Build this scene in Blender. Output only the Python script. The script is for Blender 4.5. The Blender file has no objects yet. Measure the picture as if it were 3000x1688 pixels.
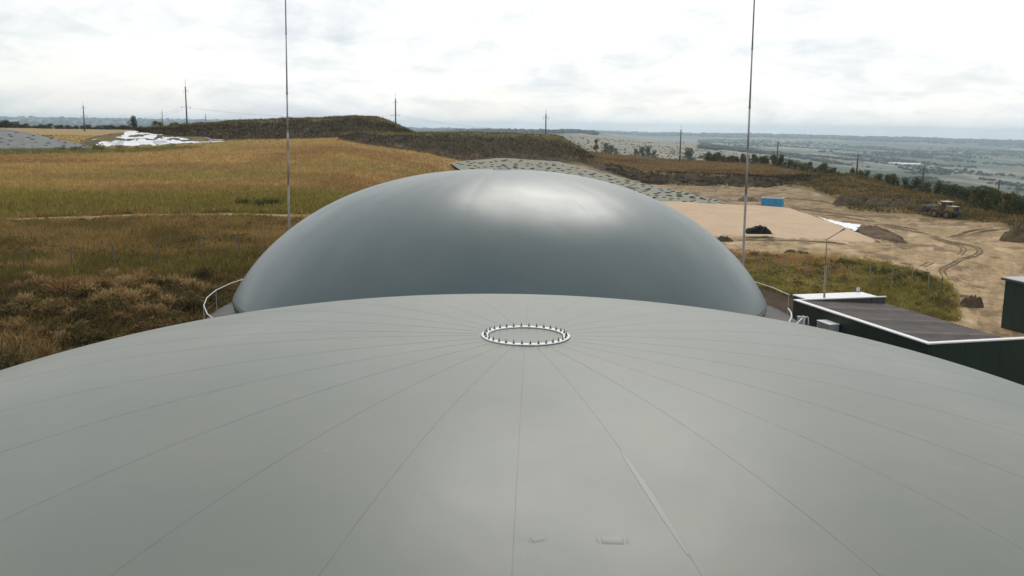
import bpy, math, random
import numpy as np
from math import sin, cos, tan, atan, atan2, pi, radians, degrees, hypot, sqrt
random.seed(7); RNG = np.random.default_rng(7)
S = bpy.context.scene
COL = S.collection

# ------------------------------------------------------------------ camera
H = 16.0                                   # camera height above the tank yard
FPX, CX, CY = 2760.0, 1500.0, 844.0        # focal length and centre in photograph pixels (3000 wide)
TH = atan(469 / FPX); RO = radians(.74)
FW = np.array([0, cos(TH), -sin(TH)]); R0 = np.array([1., 0, 0]); U0 = np.array([0, sin(TH), cos(TH)])
RT = cos(RO) * R0 + sin(RO) * U0; UP = -sin(RO) * R0 + cos(RO) * U0
CAM = np.array([0, 0, H])
cd = bpy.data.cameras.new('camera'); co = bpy.data.objects.new('camera', cd); COL.objects.link(co)
cd.sensor_width = 36; cd.lens = FPX / 3000 * 36; cd.clip_start = .1; cd.clip_end = 40000
from mathutils import Matrix, Vector
m = Matrix.Identity(4)
for i in range(3):
    m[i][0] = RT[i]; m[i][1] = UP[i]; m[i][2] = -FW[i]; m[i][3] = CAM[i]
co.matrix_world = m
S.camera = co

# ------------------------------------------------------------------ sky and sun
SUN_EL, SUN_AZ = radians(43), radians(9)   # azimuth measured from +y towards +x
W = bpy.data.worlds.new('World'); S.world = W; W.use_nodes = True
nt = W.node_tree; nt.nodes.clear()
def N(t, **k):
    n = nt.nodes.new(t)
    for a, b in k.items(): setattr(n, a, b)
    return n
def L(a, b): nt.links.new(a, b)
def math_node(op, a, b=None, c=None):
    n = N('ShaderNodeMath', operation=op)
    for i, v in enumerate((a, b, c)):
        if v is None: continue
        if isinstance(v, (int, float)): n.inputs[i].default_value = v
        else: L(v, n.inputs[i])
    return n.outputs[0]
tc = N('ShaderNodeTexCoord'); sep = N('ShaderNodeSeparateXYZ'); L(tc.outputs['Generated'], sep.inputs[0])
zz = math_node('ADD', math_node('MAXIMUM', sep.outputs[2], 0.0), .30)
comb = N('ShaderNodeCombineXYZ')
L(math_node('DIVIDE', sep.outputs[0], zz), comb.inputs[0]); L(math_node('DIVIDE', sep.outputs[1], zz), comb.inputs[1])
def noise(vec, scale, detail=6, rough=.55, dist=.0, off=(0, 0, 0)):
    mp = N('ShaderNodeMapping'); mp.inputs['Location'].default_value = off
    L(vec, mp.inputs[0]); n = N('ShaderNodeTexNoise'); L(mp.outputs[0], n.inputs['Vector'])
    n.inputs['Scale'].default_value = scale; n.inputs['Detail'].default_value = detail
    n.inputs['Roughness'].default_value = rough; n.inputs['Distortion'].default_value = dist
    return n.outputs[0]
def ramp(fac, stops):
    r = N('ShaderNodeValToRGB'); e = r.color_ramp.elements
    while len(e) < len(stops): e.new(.5)
    for el, (p, c) in zip(e, stops): el.position = p; el.color = (*c, 1)
    L(fac, r.inputs[0]); return r.outputs[0]
n1 = noise(comb.outputs[0], 1.7, 8, .60, .5, (3.1, 1.7, 0))
n2 = noise(comb.outputs[0], 5.2, 7, .62, .6, (7.0, 4.2, 2))
cl = math_node('ADD', math_node('MULTIPLY', n1, .62), math_node('MULTIPLY', n2, .38))
cloud0 = ramp(cl, [(.36, (.62, .665, .725)), (.455, (.79, .82, .845)), (.535, (.945, .95, .945)), (.62, (1.0, 1.0, .985))])
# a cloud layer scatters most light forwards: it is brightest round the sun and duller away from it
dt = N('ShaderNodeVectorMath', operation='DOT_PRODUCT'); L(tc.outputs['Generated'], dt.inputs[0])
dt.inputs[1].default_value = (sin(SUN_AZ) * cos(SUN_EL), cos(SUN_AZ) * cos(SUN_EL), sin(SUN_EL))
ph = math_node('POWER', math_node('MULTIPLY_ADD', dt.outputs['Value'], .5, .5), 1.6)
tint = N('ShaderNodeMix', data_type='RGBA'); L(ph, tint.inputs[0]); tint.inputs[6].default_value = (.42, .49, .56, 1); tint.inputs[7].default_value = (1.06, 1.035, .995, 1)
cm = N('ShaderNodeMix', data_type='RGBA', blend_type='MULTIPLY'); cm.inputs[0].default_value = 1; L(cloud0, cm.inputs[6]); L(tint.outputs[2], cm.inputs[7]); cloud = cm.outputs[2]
sky = N('ShaderNodeTexSky', sky_type='NISHITA', sun_disc=False)
sky.sun_elevation = SUN_EL; sky.sun_rotation = SUN_AZ; sky.altitude = 150; sky.air_density = 1.0; sky.dust_density = 2.0
sk = N('ShaderNodeVectorMath', operation='SCALE'); sk.inputs['Scale'].default_value = .1; L(sky.outputs[0], sk.inputs[0])
thin = ramp(noise(comb.outputs[0], 1.1, 5, .55, .2, (1, 9, 5)), [(.42, (.97, .97, .97)), (.66, (.80, .80, .80))])
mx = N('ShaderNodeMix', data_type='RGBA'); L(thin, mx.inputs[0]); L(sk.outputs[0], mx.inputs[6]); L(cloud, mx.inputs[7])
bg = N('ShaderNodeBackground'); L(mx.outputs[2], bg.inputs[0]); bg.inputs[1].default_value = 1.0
wo = N('ShaderNodeOutputWorld'); L(bg.outputs[0], wo.inputs[0])
sd = bpy.data.lights.new('sun', 'SUN'); so = bpy.data.objects.new('sun', sd); COL.objects.link(so)
sd.energy = .6; sd.angle = radians(27); sd.color = (1, .955, .88)
dirv = Vector((sin(SUN_AZ) * cos(SUN_EL), cos(SUN_AZ) * cos(SUN_EL), sin(SUN_EL)))
so.rotation_euler = dirv.to_track_quat('Z', 'Y').to_euler()
so.location = (30, 120, 120)
S.view_settings.view_transform = 'Standard'; S.view_settings.look = 'None'
S.view_settings.exposure = .36; S.view_settings.gamma = 1
S.cycles.max_bounces = 8; S.cycles.volume_bounces = 1; S.cycles.use_denoising = True

# ------------------------------------------------------------------ helpers
def ray(px, py): return RT * (px - CX) / FPX + UP * (CY - py) / FPX + FW
def at(px, py, d):
    """the point seen at a photograph pixel at horizontal distance d"""
    r = ray(px, py); return CAM + r * (d / hypot(r[0], r[1]))
def az_of(px, py=480): r = ray(px, py); return degrees(atan2(r[0], r[1]))
def tag(o, label=None, cat=None, group=None, kind=None):
    if label: o['label'] = label
    if cat: o['category'] = cat
    if group: o['group'] = group
    if kind: o['kind'] = kind
    return o
def empty(name, loc, rz=0):
    o = bpy.data.objects.new(name, None); COL.objects.link(o); o.location = loc; o.rotation_euler = (0, 0, rz)
    o.empty_display_size = .3; return o
def link(name, me, parent=None):
    o = bpy.data.objects.new(name, me); COL.objects.link(o)
    if parent: o.parent = parent
    return o
def mesh(name, V, F, mat, colors=None, smooth=False, vary=None):
    me = bpy.data.meshes.new(name)
    V = np.asarray(V, dtype=np.float32)
    if isinstance(F, np.ndarray):
        nf, k = F.shape
        me.vertices.add(len(V)); me.vertices.foreach_set('co', V.ravel())
        me.loops.add(nf * k); me.loops.foreach_set('vertex_index', F.ravel().astype(np.int32))
        me.polygons.add(nf); me.polygons.foreach_set('loop_start', np.arange(0, nf * k, k, dtype=np.int32))
        me.update(calc_edges=True)
    else:
        me.from_pydata([tuple(map(float, v)) for v in V], [], F); me.update()
    if colors is not None:
        a = me.color_attributes.new('Col', 'FLOAT_COLOR', 'POINT')
        c = np.ones((len(V), 4), dtype=np.float32); c[:, :3] = colors; a.data.foreach_set('color', c.ravel())
    if smooth: me.polygons.foreach_set('use_smooth', np.ones(len(me.polygons), dtype=bool))
    if mat: me.materials.append(mat)
    me.validate(); return me
class MB:
    """collects boxes, tubes, lathes into one mesh"""
    def __init__(s): s.v = []; s.f = []
    def add(s, V, F):
        b = len(s.v); s.v += [tuple(map(float, p)) for p in V]; s.f += [tuple(i + b for i in f) for f in F]; return s
    def box(s, c, sz, rz=0, bev=0):
        x, y, z = [a / 2 for a in sz]; P = []
        if bev:
            b = min(bev, x * .9, y * .9, z * .9)
            V = []; idx = {}
            for sx in (-1, 1):
                for sy in (-1, 1):
                    for szn in (-1, 1):
                        for k in range(3):
                            q = [sx * x, sy * y, szn * z]
                            for j in range(3):
                                if j != k: q[j] -= b * (1 if q[j] > 0 else -1)
                            idx[(sx, sy, szn, k)] = len(V); V.append(q)
            F = []
            for k in range(3):
                a, b2 = [(1, 2), (2, 0), (0, 1)][k]
                for sg in (-1, 1):
                    quad = []
                    for (u, w) in ((-1, -1), (1, -1), (1, 1), (-1, 1)):
                        t = [0, 0, 0]; t[k] = sg; t[a] = u; t[b2] = w; quad.append(idx[(*t, k)])
                    F.append(quad if sg > 0 else quad[::-1])
            for k in range(3):
                a, b2 = [(1, 2), (2, 0), (0, 1)][k]
                for u in (-1, 1):
                    for w in (-1, 1):
                        t = [0, 0, 0]; t[a] = u; t[b2] = w
                        t0 = t[:]; t1 = t[:]; t0[k] = -1; t1[k] = 1
                        q = [idx[(*t0, a)], idx[(*t1, a)], idx[(*t1, b2)], idx[(*t0, b2)]]
                        F.append(q if u * w > 0 else q[::-1])
            for sx in (-1, 1):
                for sy in (-1, 1):
                    for szn in (-1, 1):
                        q = [idx[(sx, sy, szn, k)] for k in range(3)]
                        F.append(q if sx * sy * szn > 0 else q[::-1])
        else:
            V = [(a, b, d) for a in (-x, x) for b in (-y, y) for d in (-z, z)]
            F = [(0, 1, 3, 2), (4, 6, 7, 5), (0, 4, 5, 1), (2, 3, 7, 6), (0, 2, 6, 4), (1, 5, 7, 3)]
        C, Sn = cos(rz), sin(rz)
        V = [(c[0] + p[0] * C - p[1] * Sn, c[1] + p[0] * Sn + p[1] * C, c[2] + p[2]) for p in V]
        return s.add(V, F)
    def tube(s, pts, r, n=8, cap=True):
        pts = [Vector(p) for p in pts]; rs = r if isinstance(r, (list, tuple)) else [r] * len(pts)
        V = []; F = []; prev = None
        for i, p in enumerate(pts):
            d = (pts[min(i + 1, len(pts) - 1)] - pts[max(i - 1, 0)]).normalized()
            up = Vector((0, 0, 1)) if abs(d.z) < .95 else Vector((1, 0, 0))
            if prev is not None and abs(prev.dot(d)) < .95: a = (prev - d * prev.dot(d)).normalized()
            else: a = d.cross(up).normalized()
            prev = a; b = d.cross(a)
            for k in range(n):
                t = 2 * pi * k / n; V.append(p + (a * cos(t) + b * sin(t)) * rs[i])
        for i in range(len(pts) - 1):
            for k in range(n):
                F.append((i * n + k, i * n + (k + 1) % n, (i + 1) * n + (k + 1) % n, (i + 1) * n + k))
        if cap: F.append(tuple(range(n))[::-1]); F.append(tuple((len(pts) - 1) * n + k for k in range(n)))
        return s.add(V, F)
    def lathe(s, prof, n=24, c=(0, 0, 0), axis='z'):
        V = []; F = []
        for r, z in prof:
            for k in range(n):
                t = 2 * pi * k / n; p = (r * cos(t), r * sin(t), z)
                if axis == 'y': p = (p[0], p[2], p[1])
                V.append((c[0] + p[0], c[1] + p[1], c[2] + p[2]))
        for i in range(len(prof) - 1):
            for k in range(n): F.append((i * n + k, i * n + (k + 1) % n, (i + 1) * n + (k + 1) % n, (i + 1) * n + k))
        return s.add(V, F)
    def me(s, name, mat, smooth=False): return mesh(name, s.v, s.f, mat, smooth=smooth)
    def obj(s, name, mat, parent=None, smooth=False): return link(name, s.me(name, mat, smooth), parent)

# value noise in numpy
def _hash(ix, iy, seed):
    h = (ix.astype(np.int64) * 374761393 + iy.astype(np.int64) * 668265263 + seed * 1442695041) & 0x7fffffff
    h = ((h ^ (h >> 13)) * 1274126177) & 0x7fffffff
    return ((h ^ (h >> 16)) & 0xffff) / 65535.0
def vnoise(x, y, seed=0):
    x = np.asarray(x, float); y = np.asarray(y, float)
    ix, iy = np.floor(x), np.floor(y); fx, fy = x - ix, y - iy
    fx = fx * fx * (3 - 2 * fx); fy = fy * fy * (3 - 2 * fy)
    a = _hash(ix, iy, seed); b = _hash(ix + 1, iy, seed); c = _hash(ix, iy + 1, seed); d = _hash(ix + 1, iy + 1, seed)
    return (a * (1 - fx) + b * fx) * (1 - fy) + (c * (1 - fx) + d * fx) * fy
def fbm(x, y, seed=0, o=4):
    t = 0; a = .5; s = 0
    for i in range(o):
        t = t + a * vnoise(np.asarray(x) * 2 ** i, np.asarray(y) * 2 ** i, seed + i); s += a; a *= .55
    return t / s
def sstep(a, b, x):
    t = np.clip((x - a) / (b - a), 0, 1); return t * t * (3 - 2 * t)
def lerp(a, b, t): return a + (b - a) * t

# materials
def mat(name, color, rough=.7, metal=0., var=.0, vscale=4., bump=0., bscale=20., attr=False, spec=.5, streak=None, var2=None):
    M = bpy.data.materials.new(name); M.use_nodes = True; t = M.node_tree; b = t.nodes['Principled BSDF']
    b.inputs['Roughness'].default_value = rough; b.inputs['Metallic'].default_value = metal
    b.inputs['Specular IOR Level'].default_value = spec
    tcn = t.nodes.new('ShaderNodeTexCoord')
    if attr:
        a = t.nodes.new('ShaderNodeAttribute'); a.attribute_name = 'Col'; src = a.outputs['Color']
    else:
        rgb = t.nodes.new('ShaderNodeRGB'); rgb.outputs[0].default_value = (*color, 1); src = rgb.outputs[0]
    if var:
        n = t.nodes.new('ShaderNodeTexNoise'); n.inputs['Scale'].default_value = vscale; n.inputs['Detail'].default_value = 6
        n.inputs['Roughness'].default_value = .65
        if streak:
            mp = t.nodes.new('ShaderNodeMapping'); mp.inputs['Scale'].default_value = streak; t.links.new(tcn.outputs['Object'], mp.inputs[0]); t.links.new(mp.outputs[0], n.inputs['Vector'])
        else: t.links.new(tcn.outputs['Object'], n.inputs['Vector'])
        mr = t.nodes.new('ShaderNodeMapRange'); mr.inputs[1].default_value = .3; mr.inputs[2].default_value = .7
        mr.inputs[3].default_value = 1 - var; mr.inputs[4].default_value = 1 + var; t.links.new(n.outputs[0], mr.inputs[0])
        vm = t.nodes.new('ShaderNodeVectorMath'); vm.operation = 'SCALE'; t.links.new(src, vm.inputs[0]); t.links.new(mr.outputs[0], vm.inputs['Scale'])
        src = vm.outputs[0]
    t.links.new(src, b.inputs['Base Color'])
    if bump:
        n = t.nodes.new('ShaderNodeTexNoise'); n.inputs['Scale'].default_value = bscale; n.inputs['Detail'].default_value = 5
        t.links.new(tcn.outputs['Object'], n.inputs['Vector']); bp = t.nodes.new('ShaderNodeBump')
        bp.inputs['Strength'].default_value = .6; bp.inputs['Distance'].default_value = bump
        t.links.new(n.outputs[0], bp.inputs['Height']); t.links.new(bp.outputs[0], b.inputs['Normal'])
    return M
MT = {}
MT['ground'] = mat('ground_soil_and_turf', (1, 1, 1), .95, var=.22, vscale=.9, bump=.12, bscale=1.6, attr=True, spec=.15)
def plant_mat():
    M = bpy.data.materials.new('plant_leaves'); M.use_nodes = True; t = M.node_tree; t.nodes.clear()
    a = t.nodes.new('ShaderNodeAttribute'); a.attribute_name = 'Col'; d1 = t.nodes.new('ShaderNodeBsdfDiffuse'); d2 = t.nodes.new('ShaderNodeBsdfTranslucent')
    mx_ = t.nodes.new('ShaderNodeMixShader'); mx_.inputs[0].default_value = .45; o = t.nodes.new('ShaderNodeOutputMaterial')
    for n_ in (d1, d2): t.links.new(a.outputs['Color'], n_.inputs['Color'])
    t.links.new(d1.outputs[0], mx_.inputs[1]); t.links.new(d2.outputs[0], mx_.inputs[2]); t.links.new(mx_.outputs[0], o.inputs['Surface']); return M
MT['plant'] = plant_mat()
MT['soil'] = mat('heaped_soil', (1, 1, 1), .95, var=.28, vscale=.8, bump=.25, bscale=1.2, attr=True, spec=.15)
def membrane_mat(name, col, r0, r1, spec, dirt):
    M = mat(name, col, .4, spec=spec); t = M.node_tree; b = t.nodes['Principled BSDF']; tcn = t.nodes.new('ShaderNodeTexCoord')
    def nz(scale, detail, mapping=None):
        n = t.nodes.new('ShaderNodeTexNoise'); n.inputs['Scale'].default_value = scale; n.inputs['Detail'].default_value = detail; n.inputs['Roughness'].default_value = .6
        if mapping: mp = t.nodes.new('ShaderNodeMapping'); mp.inputs['Scale'].default_value = mapping; t.links.new(tcn.outputs['Object'], mp.inputs[0]); t.links.new(mp.outputs[0], n.inputs['Vector'])
        else: t.links.new(tcn.outputs['Object'], n.inputs['Vector'])
        return n.outputs[0]
    def mrange(src, a, b_, lo=.3, hi=.7):
        m_ = t.nodes.new('ShaderNodeMapRange'); m_.inputs[1].default_value = lo; m_.inputs[2].default_value = hi; m_.inputs[3].default_value = a; m_.inputs[4].default_value = b_; t.links.new(src, m_.inputs[0]); return m_.outputs[0]
    t.links.new(mrange(nz(.5, 5), r0, r1), b.inputs['Roughness'])
    # dust film in soft blotches and fine specks
    mx_ = t.nodes.new('ShaderNodeMix'); mx_.data_type = 'RGBA'; mx_.inputs[6].default_value = (*col, 1); mx_.inputs[7].default_value = (.24, .215, .165, 1)
    blot = mrange(nz(.55, 7), 0, dirt, .42, .78); speck = mrange(nz(9, 3), 0, dirt * .9, .66, .8)
    ad = t.nodes.new('ShaderNodeMath'); ad.operation = 'ADD'; t.links.new(blot, ad.inputs[0]); t.links.new(speck, ad.inputs[1]); t.links.new(ad.outputs[0], mx_.inputs[0]); t.links.new(mx_.outputs[2], b.inputs['Base Color'])
    bp_ = t.nodes.new('ShaderNodeBump'); bp_.inputs['Strength'].default_value = .35; bp_.inputs['Distance'].default_value = .02; t.links.new(nz(.9, 3), bp_.inputs['Height']); t.links.new(bp_.outputs[0], b.inputs['Normal'])
    return M
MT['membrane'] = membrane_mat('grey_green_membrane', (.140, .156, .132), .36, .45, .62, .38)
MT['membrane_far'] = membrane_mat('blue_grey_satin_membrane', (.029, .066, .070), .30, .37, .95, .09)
MT['seam'] = mat('seam_dirt', (.122, .137, .116), .42, var=.3, vscale=3, spec=.5)
MT['seam_glint'] = mat('seam_painted_glint', (.185, .185, .17), .42, spec=.66)  # paler than the membrane: sun highlight on a seam overlap, put into the colour
MT['white_metal'] = mat('white_coated_metal', (.78, .78, .76), .45, var=.06, vscale=3)
MT['galv'] = mat('galvanised_steel', (.40, .40, .40), .55, metal=.1, var=.15, vscale=3)
MT['pole_grey'] = mat('weathered_pole', (.30, .27, .235), .75, var=.2, vscale=1.5)
MT['bolt'] = mat('dull_steel_bolt', (.12, .12, .115), .5, metal=.4)
MT['gasket'] = mat('dark_gasket', (.09, .085, .08), .7)
MT['concrete'] = mat('tank_concrete', (.34, .33, .31), .85, var=.18, vscale=1.2, bump=.02, bscale=8)
MT['deck'] = mat('dark_walkway_deck', (.13, .125, .115), .85, var=.25, vscale=1.5)
MT['green_panel'] = mat('dark_green_panel', (.017, .032, .026), .42, var=.12, vscale=.6, streak=(1, 1, .15), spec=.35)
MT['roof'] = mat('brown_profiled_roof', (.138, .108, .09), .5, var=.3, vscale=1.1, spec=.45)
MT['dark_steel'] = mat('dark_steel', (.05, .045, .05), .6, var=.2)
MT['wood_pole'] = mat('concrete_mast', (.11, .098, .088), .85, var=.25, vscale=.7)
MT['post'] = mat('old_fence_post', (.14, .12, .085), .9, var=.2); MT['post_pale'] = mat('weathered_fence_post', (.27, .23, .16), .9, var=.25, vscale=3)
MT['tarp'] = mat('grey_clamp_tarpaulin', (.255, .245, .19), .85, spec=.2, var=.14, vscale=.35, bump=.05, bscale=1.0)
MT['tarp_dark'] = mat('slate_clamp_tarpaulin', (.20, .205, .195), .85, spec=.2, var=.2, vscale=.3, bump=.06, bscale=1.0)
MT['bag'] = mat('dark_weight_bag', (.085, .08, .058), .85, var=.3, vscale=2)
MT['beige'] = mat('beige_feed_heap', (.56, .41, .275), .95, var=.07, vscale=.25, spec=.1)
MT['film'] = mat('white_plastic_film', (.82, .82, .83), .45, var=.05, vscale=.8, bump=.05, bscale=2.5)
MT['blue'] = mat('blue_container_paint', (.055, .30, .52), .5, var=.2, vscale=1.5)
MT['blue_light'] = mat('pale_blue_rim', (.55, .72, .80), .5)
MT['yellow'] = mat('dusty_yellow_paint', (.22, .14, .05), .7, var=.25, vscale=2)
MT['cream'] = mat('dusty_cream_roof', (.62, .57, .46), .6, var=.08)
MT['rubber'] = mat('muddy_tyre_rubber', (.055, .047, .038), .9, var=.3, vscale=3)
MT['black'] = mat('black_steel', (.03, .03, .03), .6, var=.2)
MT['glass'] = mat('dark_cab_glass', (.03, .035, .035), .15)
MT['bark'] = mat('bark', (.09, .07, .05), .9)
MT['rubbish'] = mat('black_netting_heap', (.014, .014, .011), .8, var=.3, vscale=3, spec=.15)
MT['track'] = mat('rutted_dirt', (.20, .145, .09), .95, var=.3, vscale=1.5, bump=.05, bscale=5, spec=.1)

# ------------------------------------------------------------------ terrain: profiles (distance, height below camera) along view columns
FAR_L = [(600, -8), (1200, -25), (3000, -40), (6000, -15), (9000, 38), (9800, 34), (11000, -60), (14000, -110)]
COLS = [
 (-900, [(5, -15.8), (30, -14), (45, -11.8), (54, -10.6), (65, -9.5), (74, -9.1), (91, -8.2), (104, -7.7), (150, -7.4), (222, -7), (240, -6.5), (300, -4.6), (450, -2.6)] + FAR_L),
 (0, [(5, -15.8), (30, -14), (45, -11.8), (54, -10.6), (65, -9.5), (74, -9.1), (91, -8.2), (104, -7.7), (150, -7.4), (222, -7), (240, -6.5), (300, -4.6), (450, -2.6)] + FAR_L),
 (400, [(5, -15.8), (30, -15), (45, -12.2), (54, -10.8), (65, -9.6), (74, -9.1), (90.5, -8.2), (104, -7.7), (150, -7.2), (222, -6.4), (255, -5.9), (300, -4.6), (450, -3)] + FAR_L),
 (700, [(5, -15.8), (36, -15.5), (47, -12.8), (55, -11.2), (65, -9.8), (74, -9.2), (90, -8.2), (104, -7.6), (150, -6.8), (213, -5.6), (272, -4.2), (330, -3.4), (450, -4)] + FAR_L),
 (1000, [(5, -15.8), (45, -15.5), (58, -12.2), (66, -10.6), (74, -9.7), (90, -8.6), (104, -7.8), (150, -6), (213, -4.6), (250, -3.9), (330, -3), (450, -4), (1200, -25), (3000, -40), (9500, -4), (11000, -60), (14000, -110)]),
 (1250, [(5, -15.8), (62, -15.5), (75, -13), (104, -11), (150, -9.3), (213, -7.6), (248, -6.9), (300, -5), (450, -6), (1200, -25), (4000, -35), (9500, -14), (11000, -70), (14000, -120)]),
 (1350, [(5, -15.8), (65, -15.6), (80, -13.5), (104, -12.5), (150, -12), (200, -11), (235, -9.9), (250, -8.4), (300, -7), (450, -8), (1000, -20), (4000, -16), (5000, -25), (9500, -18), (11000, -80), (14000, -120)]),
 (1700, [(5, -15.8), (84, -15.5), (110, -14), (150, -13.8), (200, -12.8), (250, -8.8), (270, -8.3), (330, -8), (390, -8.8), (450, -13), (800, -19), (1500, -14.5), (2500, -13), (4000, -11), (5000, -30), (9500, -22), (11000, -80), (14000, -120)]),
 (1900, [(5, -15.8), (84, -15.8), (100, -14.5), (150, -14.1), (240, -13.9), (253, -13.7), (259, -11.3), (330, -10.0), (370, -10.8), (500, -18), (900, -25), (1800, -24), (3000, -29), (4200, -50), (6500, -52), (9500, -28), (11000, -80), (14000, -120)]),
 (2250, [(5, -15.8), (83, -15.8), (87.5, -14), (111, -14), (240, -14), (250, -13.6), (256, -11.9), (300, -11.0), (330, -11.2), (450, -20), (1500, -42), (3000, -60), (5500, -64), (9500, -27), (11000, -80), (14000, -120)]),
 (2500, [(5, -15.8), (87, -15.6), (96, -14.7), (113, -14), (176, -14), (190, -13.1), (250, -10.5), (262, -10.8), (450, -26), (1500, -66), (3000, -76), (5500, -74), (9500, -34), (11000, -80), (14000, -120)]),
 (2750, [(5, -15.8), (90, -15.6), (108, -14.6), (125, -14), (168, -14), (176, -13.3), (205, -12.2), (212, -12.5), (300, -19), (450, -28), (1500, -76), (3000, -86), (6000, -84), (9500, -40), (11000, -80), (14000, -120)]),
 (3000, [(5, -15.8), (90, -15.5), (115, -14.4), (130, -14), (146, -14), (153, -12.5), (165, -12.7), (260, -19), (450, -27), (1500, -85), (3500, -95), (6500, -92), (9800, -46), (11500, -80), (14000, -120)]),
 (3900, [(5, -15.8), (90, -15.5), (115, -14.4), (130, -14), (146, -14), (153, -12.5), (165, -12.7), (260, -19), (450, -27), (1500, -85), (3500, -95), (6500, -92), (9800, -46), (11500, -80), (14000, -120)]),
]
DG = np.exp(np.linspace(np.log(5), np.log(14000), 900))
AZC = np.array([az_of(c[0]) for c in COLS])
ZT = np.array([np.interp(np.log(DG), np.log([p[0] for p in c[1]]), [p[1] for p in c[1]]) for c in COLS])
def zg(x, y, rough=True):
    """ground height in world metres"""
    x = np.asarray(x, float); y = np.asarray(y, float)
    d0 = np.maximum(np.hypot(x, y), 5.01); az = np.degrees(np.arctan2(x, y))
    d = d0 + (fbm(x / 7, y / 7, 13) - .5) * 14 * sstep(222, 236, d0) * (1 - sstep(285, 320, d0)) * sstep(5, 9, az) if rough else d0
    i = np.clip(np.searchsorted(AZC, az) - 1, 0, len(AZC) - 2)
    t = np.clip((az - AZC[i]) / (AZC[i + 1] - AZC[i]), 0, 1)
    j = np.clip((np.log(d) - np.log(5)) / (np.log(14000) - np.log(5)) * 899, 0, 898.999); k = j.astype(int); f = j - k
    za = ZT[i, k] * (1 - f) + ZT[i, k + 1] * f; zb = ZT[i + 1, k] * (1 - f) + ZT[i + 1, k + 1] * f
    z = za * (1 - t) + zb * t + H
    if rough:
        a = np.interp(d, [30, 45, 120, 600, 2000, 9000], [.0, .25, .3, 1.0, 5, 14])
        s = np.interp(d, [0, 60, 400, 1000, 9000], [7, 8, 16, 120, 420])
        z = z + (fbm(x / 9, y / 9, 3) - .5) * np.minimum(a, .35) + np.where(d > 450, (fbm(x / 260., y / 260., 5) - .5) * a, 0)
        # foot of the green bank beside the ramp
        z = z + 1.3 * np.exp(-(((az - 23.2) / 1.6) ** 2 + ((d - 98) / 6) ** 2))
    return z
def g1(x, y): return float(zg(x, y))
def gpt(px, d):
    """ground point at distance d along the view column px"""
    a = radians(az_of(px)); x, y = d * sin(a), d * cos(a); return np.array([x, y, g1(x, y)])

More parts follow.
